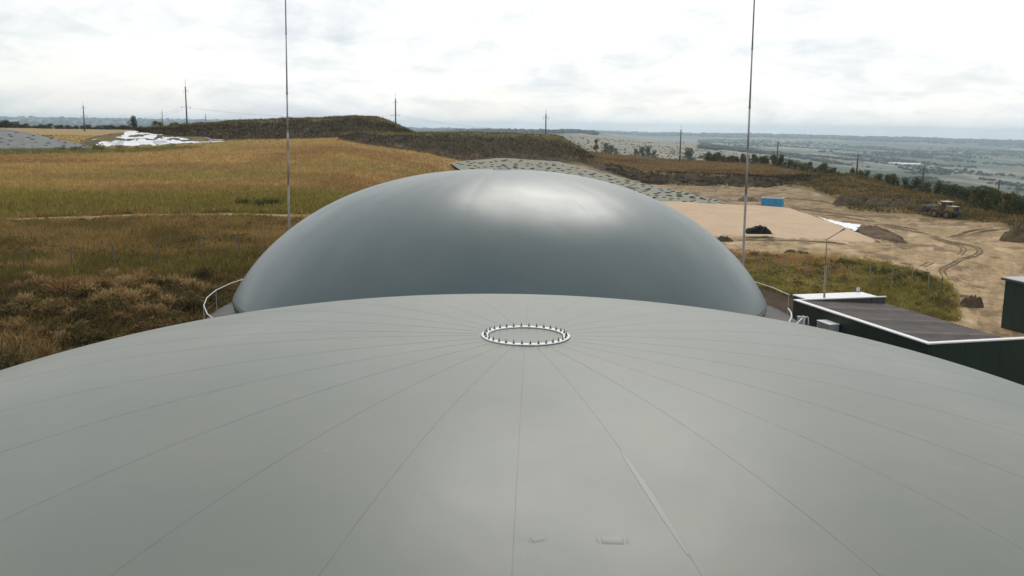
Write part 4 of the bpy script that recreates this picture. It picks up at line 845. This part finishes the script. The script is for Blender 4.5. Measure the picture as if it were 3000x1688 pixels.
# ------------------------------------------------------------------ power poles
def pole(px, ytop, d, label, arms=True, h=None, pxb=None):
    b = gpt(px, d); zt = at(px, ytop, d)[2]; hh = zt - b[2]; r = .23; root = empty('power_pole', (b[0], b[1], b[2])); tag(root, label, 'power pole', 'power poles along the skyline')
    mb = MB(); mb.tube([(0, 0, -.5), (0, 0, hh * .87)], [r * 1.15, r * .75], 8); mb.obj('pole_shaft', MT['wood_pole'], root, True)
    mb = MB(); mb.tube([(-.14, 0, hh * .86), (0, 0, hh)], .03, 5); mb.tube([(.14, 0, hh * .86), (0, 0, hh)], .03, 5); mb.tube([(-.08, 0, hh * .93), (.08, 0, hh * .93)], .025, 5); mb.obj('finial', MT['galv'], root)
    if arms:
        for fr, w in ((.80, .8), (.53, 1.35), (.27, .8)):
            f2 = hh * (1 - (1 - fr) * .72) if False else hh * fr
            a = MB(); a.tube([(-w, 0, f2 - .08), (w, 0, f2 + .08)], .035, 5); ao = a.obj('crossarm', MT['dark_steel'], root)
            for s_ in (-1, 1): mb = MB(); mb.lathe([(.001, f2 + .02), (.05, f2), (.03, f2 - .2), (.06, f2 - .3), (.03, f2 - .42), (.001, f2 - .9)], 6, (s_ * w * .96, 0, 0)); mb.obj('insulator', MT['dark_steel'], ao)
    return b, zt
PP = [pole(254, 298, 400, 'leftmost power pole, standing over the far hedge'), pole(482, 317, 520, 'small distant power pole left of the tall one', False), pole(553, 232, 300, 'tall power pole with white tip at the left end of the dark embankment'),
      pole(608, 326, 560, 'short far pole right of the tall left power pole', False), pole(709, 338, 640, 'tiny far pole just left of the left lightning mast', False),
      pole(1160, 271, 310, 'power pole at the right foot of the skyline embankment'), pole(1597, 317, 300, 'power pole behind the flat-topped embankment'), pole(1991, 366, 315, 'power pole on the brown field left of the right mast'),
      pole(2276, 404, 322, 'power pole just right of the right lightning mast'), pole(2512, 442, 262, 'power pole in the hedge above the weedy bank'), pole(2708, 478, 226, 'power pole among the trees left of the loader'), pole(2933, 514, 250, 'short power pole by the bare pink field at far right')]

def wire(a, b, name, label):
    (p, za), (q, zb) = a, b; pts = []
    for s_ in (-1, 1):
        dv = np.array(q[:2]) - np.array(p[:2]); nrm = np.array([1.0, 0]) * s_ * 1.25; h0 = p[2] + (za - p[2]) * .52; h1 = q[2] + (zb - q[2]) * .52; sag = .025 * hypot(*dv)
        pts = [(p[0] + dv[0] * t + nrm[0], p[1] + dv[1] * t, h0 + (h1 - h0) * t - sag * 4 * t * (1 - t)) for t in np.linspace(0, 1, 12)]
        mb = MB(); mb.tube(pts, .012, 4); tag(mb.obj(name, MT['dark_steel']), label, 'wire', 'wires of the power line')
for i_, j_, lab in ((5, 6, 'wire spanning above the flat-topped embankment'), (6, 7, 'wire between the embankment pole and the brown field pole'), (7, 8, 'wire passing behind the right lightning mast'), (8, 9, 'wire over the hedge right of the right mast'), (9, 10, 'wire over the weedy bank left of the loader'), (0, 2, 'wire over the left hedge up to the tall pole'), (2, 5, 'wire above the skyline embankment')):
    wire(PP[i_], PP[j_], 'overhead_wire', lab)

# fence posts -----------------------------------------------------------
PM = MB(); PM.box((0, 0, .65), (.09, .09, 1.7), 0, .012); PM.box((0, 0, 1.51), (.12, .12, .03)); PM_ME = PM.me('fence_post', MT['post_pale']); PM_DK = PM.me('fence_post', MT['post'])
for k, (px, d) in enumerate(((-70, 66.5), (47, 66.5), (190, 66.5), (318, 67), (450, 68), (575, 69.5), (692, 71))):
    b = gpt(px, d); o = link('fence_post', PM_ME); o.location = (b[0], b[1], b[2]); o.rotation_euler = (random.uniform(-.05, .05), random.uniform(-.05, .05), random.uniform(0, 1)); o.data = PM_DK; tag(o, ('outermost', 'leftmost visible', 'second', 'third', 'fourth', 'fifth', 'sixth')[k] + ' fence post from the left edge in the weeds beside the far dome', 'fence post', 'posts of the left fence')
for k, (px, d) in enumerate(((2245, 99), (2316, 99), (2383, 98), (2450, 97.5), (2513, 97), (2576, 96), (2640, 95), (2700, 95), (2752, 95))):
    b = gpt(px, d); o = link('fence_post', PM_ME); o.location = (b[0], b[1], b[2] + .15); o.scale = (1, 1, 1.1); o.rotation_euler = (random.uniform(-.05, .05), random.uniform(-.05, .05), random.uniform(0, 1)); tag(o, ('first', 'second', 'third', 'fourth', 'fifth', 'sixth', 'seventh', 'eighth', 'ninth')[k] + ' fence post from the right mast in the weeds behind the white roof', 'fence post', 'posts of the right fence')
b = gpt(2792, 95); st = empty('fence_stay', (b[0], b[1], b[2])); tag(st, 'last fence post with a slanting stay at the end of the weedy bank', 'fence post')
mb = MB(); mb.tube([(0, 0, -.2), (0, 0, 1.9)], .05, 6); mb.obj('post', MT['post'], st); mb = MB(); mb.tube([(-.9, 0, .3), (0, 0, 1.75)], .04, 6); mb.obj('stay', MT['post'], st)

# ------------------------------------------------------------------ vegetation
def stuff(name, V, F_, c_, label, cat):
    o = link(name, mesh(name, V, F_, MT['plant'], c_)); tag(o, label, cat, None, 'stuff'); return o
# weeds on the near left bank
x, y, d, a_, rg = scatter(34000, (-31, -11), (44, 92), 5)
k = keep_off_domes(x, y) & (np.abs(d - 90.3) > 1.3); x, y, d, a_ = x[k], y[k], d[k], a_[k]; n = len(x); P = np.stack([x, y, zg(x, y)], -1)
cc = ground_color(x, y) * rg.uniform(.85, 1.7, (n, 1)); mixn = fbm(x / 2.5, y / 2.5, 5)[:, None]
cc = lerp(cc, C(.42, .275, .12) * rg.uniform(.7, 1.2, (n, 1)), sstep(.55, .7, mixn) * .75); cc = lerp(cc, C(.11, .105, .034), sstep(.5, .35, mixn) * .5)
V, F_, c_ = tufts(P, rg.uniform(.25, .7, n) * (.5 + .9 * fbm(x / 5, y / 5, 8)), cc, 7, .9, .07, 1.1, 2)
stuff('weed_cover', V, F_, c_, 'dry and olive weeds covering the bank left of the far dome', 'weeds')
# field grass
x, y, d, a_, rg = scatter(90000, (-31, 0), (92, 330), 6, 0); k = np.abs(d - 90.3) > 1.3; x, y, d = x[k], y[k], d[k]; n = len(x); P = np.stack([x, y, zg(x, y)], -1)
V, F_, c_ = tufts(P, rg.uniform(.25, .6, n) * np.interp(d, [92, 110, 330], [1, .8, 1.15]), ground_color(x, y) * rg.uniform(.9, 1.6, (n, 1)), 4, .9, .16, .9, 3)
stuff('field_grass', V, F_, c_, 'golden brown dry grass of the sloping left field', 'grass')
# green fringe before the left clamp
x, y, d, a_, rg = scatter(5200, (-31, -17.5), (222, 240), 16); k = (fbm(x / 7, y / 7, 44) > .40 + .12 * sstep(-21, -17.5, a_)) & (np.abs(d - 231) < 9 - 7 * sstep(-22, -17.5, a_)); x, y = x[k], y[k]; n = len(x); P = np.stack([x, y, zg(x, y)], -1)
V, F_, c_ = tufts(P, rg.uniform(.3, .95, n), C(.24, .22, .08) * rg.uniform(.6, 1.4, (n, 1)), 5, .6, .14, .6, 13); stuff('green_fringe', V, F_, c_, 'strip of green weeds in front of the left tarpaulin clamp', 'weeds')
# right bank weeds
x, y, d, a_, rg = scatter(26000, (11, 25.8), (84, 116), 7); lim = np.interp(a_, [11, 14, 17, 20, 23, 25.2, 25.8], [108, 112, 112, 112, 109, 101, 92]); k = (d < lim + rg.normal(size=len(d)) * 1.5) & (d > np.where(a_ < 18, 87.5, 86)); x, y, d, a_ = x[k], y[k], d[k], a_[k]; n = len(x); P = np.stack([x, y, zg(x, y)], -1)
f = sstep(.35, .65, fbm(x / 3, y / 3, 5))[:, None]; cc = lerp(C(.21, .185, .055), C(.125, .105, .036), f); cc = lerp(cc, C(.29, .18, .085), (sstep(97, 106, d + (fbm(x / 4, y / 4, 9) - .5) * 12) * .8)[:, None] * sstep(22.5, 18, a_)[:, None]); cc = lerp(cc, C(.27, .22, .08), (sstep(.5, .65, fbm(x / 6, y / 6, 19)))[:, None] * .7)
V, F_, c_ = tufts(P, rg.uniform(.18, .5, n) * (.5 + .9 * fbm(x / 4, y / 4, 8)), cc * C(1.35, 1.28, 1.2) * rg.uniform(.85, 1.7, (n, 1)), 7, .9, .07, 1.0, 4); stuff('bank_weeds', V, F_, c_, 'green and rusty weeds on the bank behind the plant building', 'weeds')
def lumps(n, azr, dr, seed, cols, size, name, label, keep):
    x, y, d, a_, rg = scatter(n, azr, dr, seed); k = keep(x, y, d, a_); x, y, d = x[k], y[k], d[k]; n = len(x); z = zg(x, y); q = 30
    r = rg.uniform(.45, 1.25, n) * size; dv = rg.normal(size=(n, q, 3)); dv /= np.linalg.norm(dv, axis=2)[..., None]; dv[..., 2] = np.abs(dv[..., 2]) * .75
    Q = np.stack([x, y, z], -1)[:, None] + dv * (r[:, None] * rg.uniform(.5, 1.05, (n, q)))[..., None]; Q = Q.reshape(-1, 3); m_ = len(Q)
    a = rg.normal(size=(m_, 3)); a /= np.linalg.norm(a, axis=1)[:, None]; b = np.cross(a, rg.normal(size=(m_, 3))); b /= np.linalg.norm(b, axis=1)[:, None]; sz = .1 * rg.uniform(.6, 1.5, (m_, 1))
    V = np.stack([Q - a * sz, Q + b * sz * .6, Q + a * sz, Q - b * sz * .6], 1).reshape(-1, 3); cc = np.array(cols)[rg.integers(0, len(cols), n)] * rg.uniform(.7, 1.3, (n, 1)); cc = np.repeat(cc, q, 0) * rg.uniform(.65, 1.35, (m_, 1))
    stuff(name, V, np.arange(4 * m_).reshape(-1, 4), np.repeat(cc, 4, 0), label, 'weeds')
lumps(2600, (-31, -11), (45, 88), 71, [(.20, .13, .056), (.14, .115, .044), (.27, .165, .07), (.11, .09, .04), (.16, .14, .048)], .55, 'leafy_undergrowth', 'leafy undergrowth in clumps on the left bank', lambda x, y, d, a: keep_off_domes(x, y) & (fbm(x / 6, y / 6, 33) > .42))
lumps(1500, (11, 25.6), (86, 111), 73, [(.19, .18, .06), (.24, .22, .075), (.13, .12, .045), (.26, .18, .085)], .5, 'bank_undergrowth', 'leafy undergrowth in clumps on the right bank', lambda x, y, d, a: (d < np.interp(a, [11, 17, 20, 23, 25.6], [108, 110, 110, 107, 94])) & (d > 87.5) & (fbm(x / 5, y / 5, 35) > .4))
lumps(900, (5.5, 17.5), (243, 263), 77, [(.045, .036, .02), (.06, .046, .024), (.09, .068, .032)], .85, 'cut_bank_weeds', 'dark weeds along the cut bank beyond the bare yard', lambda x, y, d, a: fbm(x / 5, y / 5, 39) > .36)
lumps(900, (3, 31), (150, 262), 75, [(.09, .07, .032), (.12, .09, .04), (.065, .05, .026)], .8, 'far_bank_undergrowth', 'dark clumps of weeds on the far bank at right', lambda x, y, d, a: (d > np.interp(a, [4, 10, 15.4, 17, 19.7, 24.3, 28.2, 31], [246, 248, 247, 226, 180, 172, 149, 149])) & (fbm(x / 8, y / 8, 37) > .42))
# grass on the far bank and brown field to the right
x, y, d, a_, rg = scatter(60000, (3, 31), (140, 345), 8); db = np.interp(a_, [4, 10, 15.4, 17, 19.7, 24.3, 28.2, 31], [259, 259, 257, 235, 180, 172, 149, 149]); k = d > db; x, y, d, a_ = x[k], y[k], d[k], a_[k]; n = len(x); P = np.stack([x, y, zg(x, y)], -1)
V, F_, c_ = tufts(P, rg.uniform(.3, .75, n), ground_color(x, y) * rg.uniform(.75, 1.4, (n, 1)), 4, .9, .17, .7, 5); stuff('far_bank_grass', V, F_, c_, 'rough brown grass on the far bank and field at right', 'grass')

# bushes -----------------------------------------------------------
def dry_bush(seed, col):
    rg = np.random.default_rng(seed); V = []; n = 420; ang = rg.uniform(0, 2 * pi, n); el = rg.uniform(.15, 1.45, n); ln = rg.uniform(.5, 1.0, n)
    dv = np.stack([np.cos(ang) * np.cos(el), np.sin(ang) * np.cos(el), np.sin(el)], -1); B = dv * (ln * .35)[:, None]; T_ = dv * ln[:, None] + rg.normal(size=(n, 3)) * .06
    sd_ = np.cross(dv, rg.normal(size=(n, 3))); sd_ /= np.linalg.norm(sd_, axis=1)[:, None]; sd_ *= .025
    V1 = np.stack([B - sd_, B + sd_, T_], 1).reshape(-1, 3); c1 = np.repeat(col * rg.uniform(.6, 1.5, (n, 1)), 3, 0)
    tw = 900; k = rg.integers(0, n, tw); P0 = T_[k] * rg.uniform(.6, 1.0, (tw, 1)); d2 = dv[k] + rg.normal(size=(tw, 3)) * .55; T2 = P0 + d2 * .16; s2 = np.cross(d2, rg.normal(size=(tw, 3))); s2 /= np.linalg.norm(s2, axis=1)[:, None]; s2 *= .02
    V2 = np.stack([P0 - s2, P0 + s2, T2], 1).reshape(-1, 3); c2 = np.repeat(col * rg.uniform(.7, 1.7, (tw, 1)), 3, 0)
    V = np.concatenate([V1, V2]); return mesh('dry_bush', V, np.arange(len(V)).reshape(-1, 3), MT['plant'], np.concatenate([c1, c2]))
def leaf_bush(seed, col, n=900, size=.07):
    rg = np.random.default_rng(seed); m_ = 9; Pc = np.stack([rg.uniform(-.6, .6, m_), rg.uniform(-.6, .6, m_), rg.uniform(.15, .65, m_)], -1); V, F_, c_ = leafcloud(Pc, rg.uniform(.25, .48, m_), n, size, col, seed, .85, .45); return mesh('leafy_bush', V, F_, MT['plant'], c_)
TAN = [dry_bush(k, np.array(c)) for k, c in enumerate(((.34, .225, .10), (.38, .26, .12), (.27, .165, .075), (.31, .22, .10)))]
OLV = [leaf_bush(20 + k, np.array(c)) for k, c in enumerate(((.12, .095, .04), (.16, .13, .05), (.20, .135, .06), (.095, .075, .035)))]
GRN = [leaf_bush(40 + k, np.array(c)) for k, c in enumerate(((.14, .14, .048), (.18, .17, .06)))]
def bush(me, px, py_or_d, size, label, group, d=None, cat='bush'):
    b = gpt(px, py_or_d); o = link(me.name.split('.')[0], me); o.location = (b[0], b[1], b[2] - .08); o.scale = (size * random.uniform(.85, 1.2), size * random.uniform(.85, 1.2), size * random.uniform(.75, 1.05)); o.rotation_euler = (0, 0, random.uniform(0, 6.28)); tag(o, label, cat, group); return o
rg = random.Random(3)
for px, d, s_, k in ((160, 60, 1.35, 2), (205, 62, 1.0, 2), (350, 61, 1.1, 1), (385, 62, 1.25, 0), (420, 59, 1.0, 1), (455, 61.5, .9, 0), (290, 57.5, 1.2, 3), (250, 56.5, 1.0, 1), (540, 60.5, 1.2, 1), (495, 61, 1.1, 3), (470, 57, .9, 1), (515, 57.5, .8, 3), (570, 57, .8, 1), (305, 63.5, .8, 3), (690, 62, .7, 0), (25, 61, 1.1, 2), (40, 58, .9, 1), (120, 57, .8, 3), (330, 59, 1.1, 0), (365, 57.5, 1.0, 1), (405, 64, .9, 2), (230, 59.5, 1.1, 0), (275, 61, 1.0, 2), (440, 55.5, .9, 3), (400, 55.5, 1.0, 0), (320, 54.5, .9, 2), (90, 62, 1.0, 0), (60, 63.5, .8, 3), (590, 60, .9, 0), (620, 62.5, .8, 2), (180, 55, 1.0, 3), (10, 54, 1.0, 0), (75, 52.5, .9, 2), (140, 51.5, .9, 1), (215, 52, .9, 0)):
    bush(TAN[k], px, d, s_, 'tan dried-out bush on the bank left of the far dome', 'dry bushes on the left bank')
for i in range(52):
    px = rg.uniform(-60, 660); d = rg.uniform(47, 63)
    if px > 560 and d < 55: d = rg.uniform(58, 64)
    p = gpt(px, d)
    if not keep_off_domes(np.array(p[0]), np.array(p[1])): continue
    bush(OLV[rg.randrange(4)], px, d, rg.uniform(.6, 1.35), 'dark olive bush on the bank left of the far dome', 'olive bushes on the left bank')
for px, d, s_ in ((775, 97, 1.5), (800, 98, 1.2), (712, 97.5, 1.1), (765, 99, .9)): bush(GRN[0], px, d, s_, 'green bush in the grass strip left of the left mast', 'green bushes beside the left mast')
for px, d, s_ in ((2500, 106, 1.3), (2480, 107, 1.1), (2525, 107, 1.0), (2620, 101, 1.3), (2645, 100, 1.0), (2700, 98, 1.0), (2730, 98, 1.1), (2415, 104, .8), (2570, 104, .9), (2660, 97, .9)): bush(GRN[rg.randrange(2)], px, d, s_, 'green bush among the weeds behind the plant building', 'green bushes on the right bank')
for px, d, s_ in ((2386, 109, .7), (2300, 108, .7), (2260, 109, .8), (2225, 110, .9), (2120, 112, 1.2), (2150, 111, 1.0)): bush(TAN[rg.randrange(4)], px, d, s_, 'rusty dry bush at the edge of the bare yard', 'dry bushes on the right bank')
for px, d, s_ in ((230, 232, 2.0), (290, 233, 1.8), (360, 236, 1.5), (410, 237, 1.2), (505, 240, 1.2), (550, 240, .8), (180, 232, 1.6)): bush(GRN[1], px, d, s_, 'green bush in front of the white film heap', 'green bushes by the film heap')
for px, d, s_ in ((110, 282, 2.2), (130, 284, 2.4)): bush(OLV[0], px, d, s_, 'dark bush on the bare knoll behind the left clamp', 'bushes on the left knoll')

# trees -----------------------------------------------------------
def tree_meshes(seed, col, slim=1.0, n=1500):
    rg = np.random.default_rng(seed); mb = MB(); mb.tube([(0, 0, -.05), (.01, .01, .3), (rg.uniform(-.03, .03), 0, .62), (0, 0, .85)], [.035, .026, .016, .006], 7)
    Pc = []; rad = []
    for k in range(13):
        a = rg.uniform(0, 2 * pi); h = rg.uniform(.25, .92); r = rg.uniform(.05, .34) * slim * (1.25 - h); Pc.append((cos(a) * r, sin(a) * r, h)); rad.append(rg.uniform(.09, .19) * (.75 + .5 * slim))
        mb.tube([(0, 0, h * .65), (cos(a) * r * .6, sin(a) * r * .6, h * .88), (cos(a) * r, sin(a) * r, h)], [.012, .008, .003], 5)
    V, F_, c_ = leafcloud(Pc, rad, n, .034, col, seed, .9, .45); return mb.me('trunk', MT['bark'], True), mesh('crown', V, F_, MT['plant'], c_)
TREES = [tree_meshes(60 + k, np.array(c), s_) for k, (c, s_) in enumerate((((.085, .095, .036), 1.3), ((.105, .11, .04), 1.2), ((.15, .145, .052), 1.1), ((.08, .09, .042), .8), ((.17, .14, .055), 1.0), ((.24, .2, .055), .6)))]
def tree(k, px, d, h, label, group=None, cat='tree', wide=1.0):
    b = gpt(px, d); r = empty('tree', (b[0], b[1], b[2] - .1), random.uniform(0, 6.28)); s_ = h * random.uniform(.9, 1.1); r.scale = (s_ * wide, s_ * wide, h); tag(r, label, cat, group); link('trunk', TREES[k][0], r); link('crown', TREES[k][1], r); return r
rg = random.Random(11)
for i in range(66):
    px = 2420 + 620 * (i / 65) + rg.uniform(-8, 8); d0 = np.interp(px, [2420, 2500, 2750, 3000, 3100], [285, 266, 216, 172, 160]); d = d0 + rg.uniform(3, 26); hh = rg.uniform(2.2, 5.5) * .66 + np.interp(px, [2420, 2700, 2900, 3040], [-.3, .1, 1.0, .8])
    tree(rg.choice((0, 0, 1, 1, 2, 4)), px, d, hh, 'leafy tree in the dense belt above the right-hand bank', 'trees of the belt at right')
for i in range(52):
    px = 2065 + 370 * (i / 51) + rg.uniform(-6, 6); d = np.interp(px, [2065, 2250, 2440], [335, 326, 285]) + rg.uniform(2, 22); tree(rg.choice((1, 2, 2, 4)), px, d, rg.uniform(2.0, 4.4), 'low green tree in the thin hedge beyond the brown field', 'trees of the hedge beyond the brown field')
tree(5, 1745, 388, 5.6, 'slender yellow-green tree beside the pale path right of the embankment'); tree(3, 396, 430, 6.2, 'lone dark tree on the left skyline')
for i, (px, h) in enumerate(((460, 4.5), (475, 4.2), (508, 4.0), (520, 4.4), (540, 4.0), (560, 3.6), (575, 3.4), (600, 3.0))): tree(2, px, 445 + i * 3, h, 'pale green tree in the clump round the tall left power pole', 'trees by the tall left power pole')
for i in range(60): tree(rg.choice((0, 1)), -40 + i * 8.6 + rg.uniform(-6, 6), rg.uniform(455, 480), rg.uniform(1.6, 3.0) * (1.2 if i < 12 else .9), 'dark tree in the hedge along the left skyline', 'trees of the left skyline hedge', 'tree', rg.uniform(1.5, 2.6))
for px, d, h in ((1775, 760, 9), (1790, 770, 8), (1803, 800, 6), (1862, 800, 7), (1880, 800, 9), (1897, 810, 10), (1915, 800, 7), (2015, 800, 11), (2022, 805, 9), (1695, 700, 6), (2095, 420, 3.5)): tree(0, px, d, h, 'bluish round tree on the pale hillside beyond the brown field', 'trees on the pale hillside')
# scattered scrub over the far country
def scrub(n, azr, dr, size, seed, cols, name, label, mask=.45):
    x, y, d, a_, rg = scatter(n, azr, dr, seed, 0); k = fbm(x / 160, y / 260, 61) > mask; x, y, d = x[k], y[k], d[k]; n = len(x); z = zg(x, y); s_ = rg.uniform(.5, 1.5, n) * size * np.interp(d, [500, 6000], [.7, 2.2]); nv = 9
    base = np.array([(cos(t) * r, sin(t) * r, h) for r, h, o_ in ((1, .15, 0), (.75, .75, .5)) for t in [2 * pi * (q + o_) / 4 for q in range(4)]] + [(0, 0, 1.1)])
    Fb = np.array([(0, 1, 4), (1, 5, 4), (1, 2, 5), (2, 6, 5), (2, 3, 6), (3, 7, 6), (3, 0, 7), (0, 4, 7), (4, 5, 8), (5, 6, 8), (6, 7, 8), (7, 4, 8)])
    V = base[None] * s_[:, None, None] * rg.uniform(.65, 1.3, (n, nv, 1)) * np.array([1.3, 1.3, .9]) + np.stack([x, y, z - .1], -1)[:, None]
    F_ = (Fb[None] + (np.arange(n) * nv)[:, None, None]).reshape(-1, 3); cc = np.array(cols)[rg.integers(0, len(cols), n)] * rg.uniform(.7, 1.3, (n, 1))
    stuff(name, V.reshape(-1, 3), F_, np.repeat(cc, nv, 0), label, 'scrub')
GC = [(.085, .105, .075), (.095, .115, .08), (.11, .125, .09)]
scrub(1300, (2.5, 17), (560, 1800), 1.1, 31, GC, 'hillside_scrub', 'scattered scrub dotting the pale hillside', .35)
scrub(15000, (11, 34), (520, 6000), 3.2, 33, GC, 'valley_woods', 'woods and hedges spread over the hazy valley', .53)
scrub(5000, (-34, 5), (2500, 8600), 5, 35, GC, 'far_ridge_woods', 'hazy woods on the distant left ridge', .3)
scrub(5000, (2, 34), (7000, 9300), 4, 37, GC, 'far_right_ridge_woods', 'hazy woods on the distant right ridge', .4)
# pale sheds in the valley
for px, py, d, w, lab in ((2647, 477, 2600, 80, 'long pale shed roof far off in the valley'), (2976, 433, 6300, 60, 'left one of two white sheds at the far right of the valley'), (2993, 434, 6300, 45, 'right one of two white sheds at the far right of the valley')):
    p = at(px, py, d); zb = g1(p[0], p[1]); r = empty('far_shed', (p[0], p[1], zb), radians(-az_of(px))); tag(r, lab, 'shed'); hh = w * .04
    mb = MB(); mb.box((0, 0, hh / 2), (w, w * .3, hh)); mb.obj('shed_wall', MT['white_metal'], r)
    mb = MB(); mb.add([(-w / 2, -w * .16, hh), (w / 2, -w * .16, hh), (w / 2, 0, hh * 1.6), (-w / 2, 0, hh * 1.6), (-w / 2, w * .16, hh), (w / 2, w * .16, hh)], [(0, 1, 2, 3), (3, 2, 5, 4), (0, 3, 4), (1, 5, 2)]); mb.obj('shed_roof', MT['white_metal'], r)

# ------------------------------------------------------------------ haze: one closed box of air
hm = bpy.data.materials.new('haze_air'); hm.use_nodes = True; t = hm.node_tree; t.nodes.clear()
pv = t.nodes.new('ShaderNodeVolumePrincipled'); pv.inputs['Color'].default_value = (.70, .86, 1, 1); pv.inputs['Density'].default_value = 1.05e-4; pv.inputs['Anisotropy'].default_value = .55
mo = t.nodes.new('ShaderNodeOutputMaterial'); t.links.new(pv.outputs[0], mo.inputs['Volume'])
mb = MB(); mb.box((0, 0, -25), (28600, 28600, 220)); hz = mb.obj('haze', hm); hz['kind'] = 'stuff'
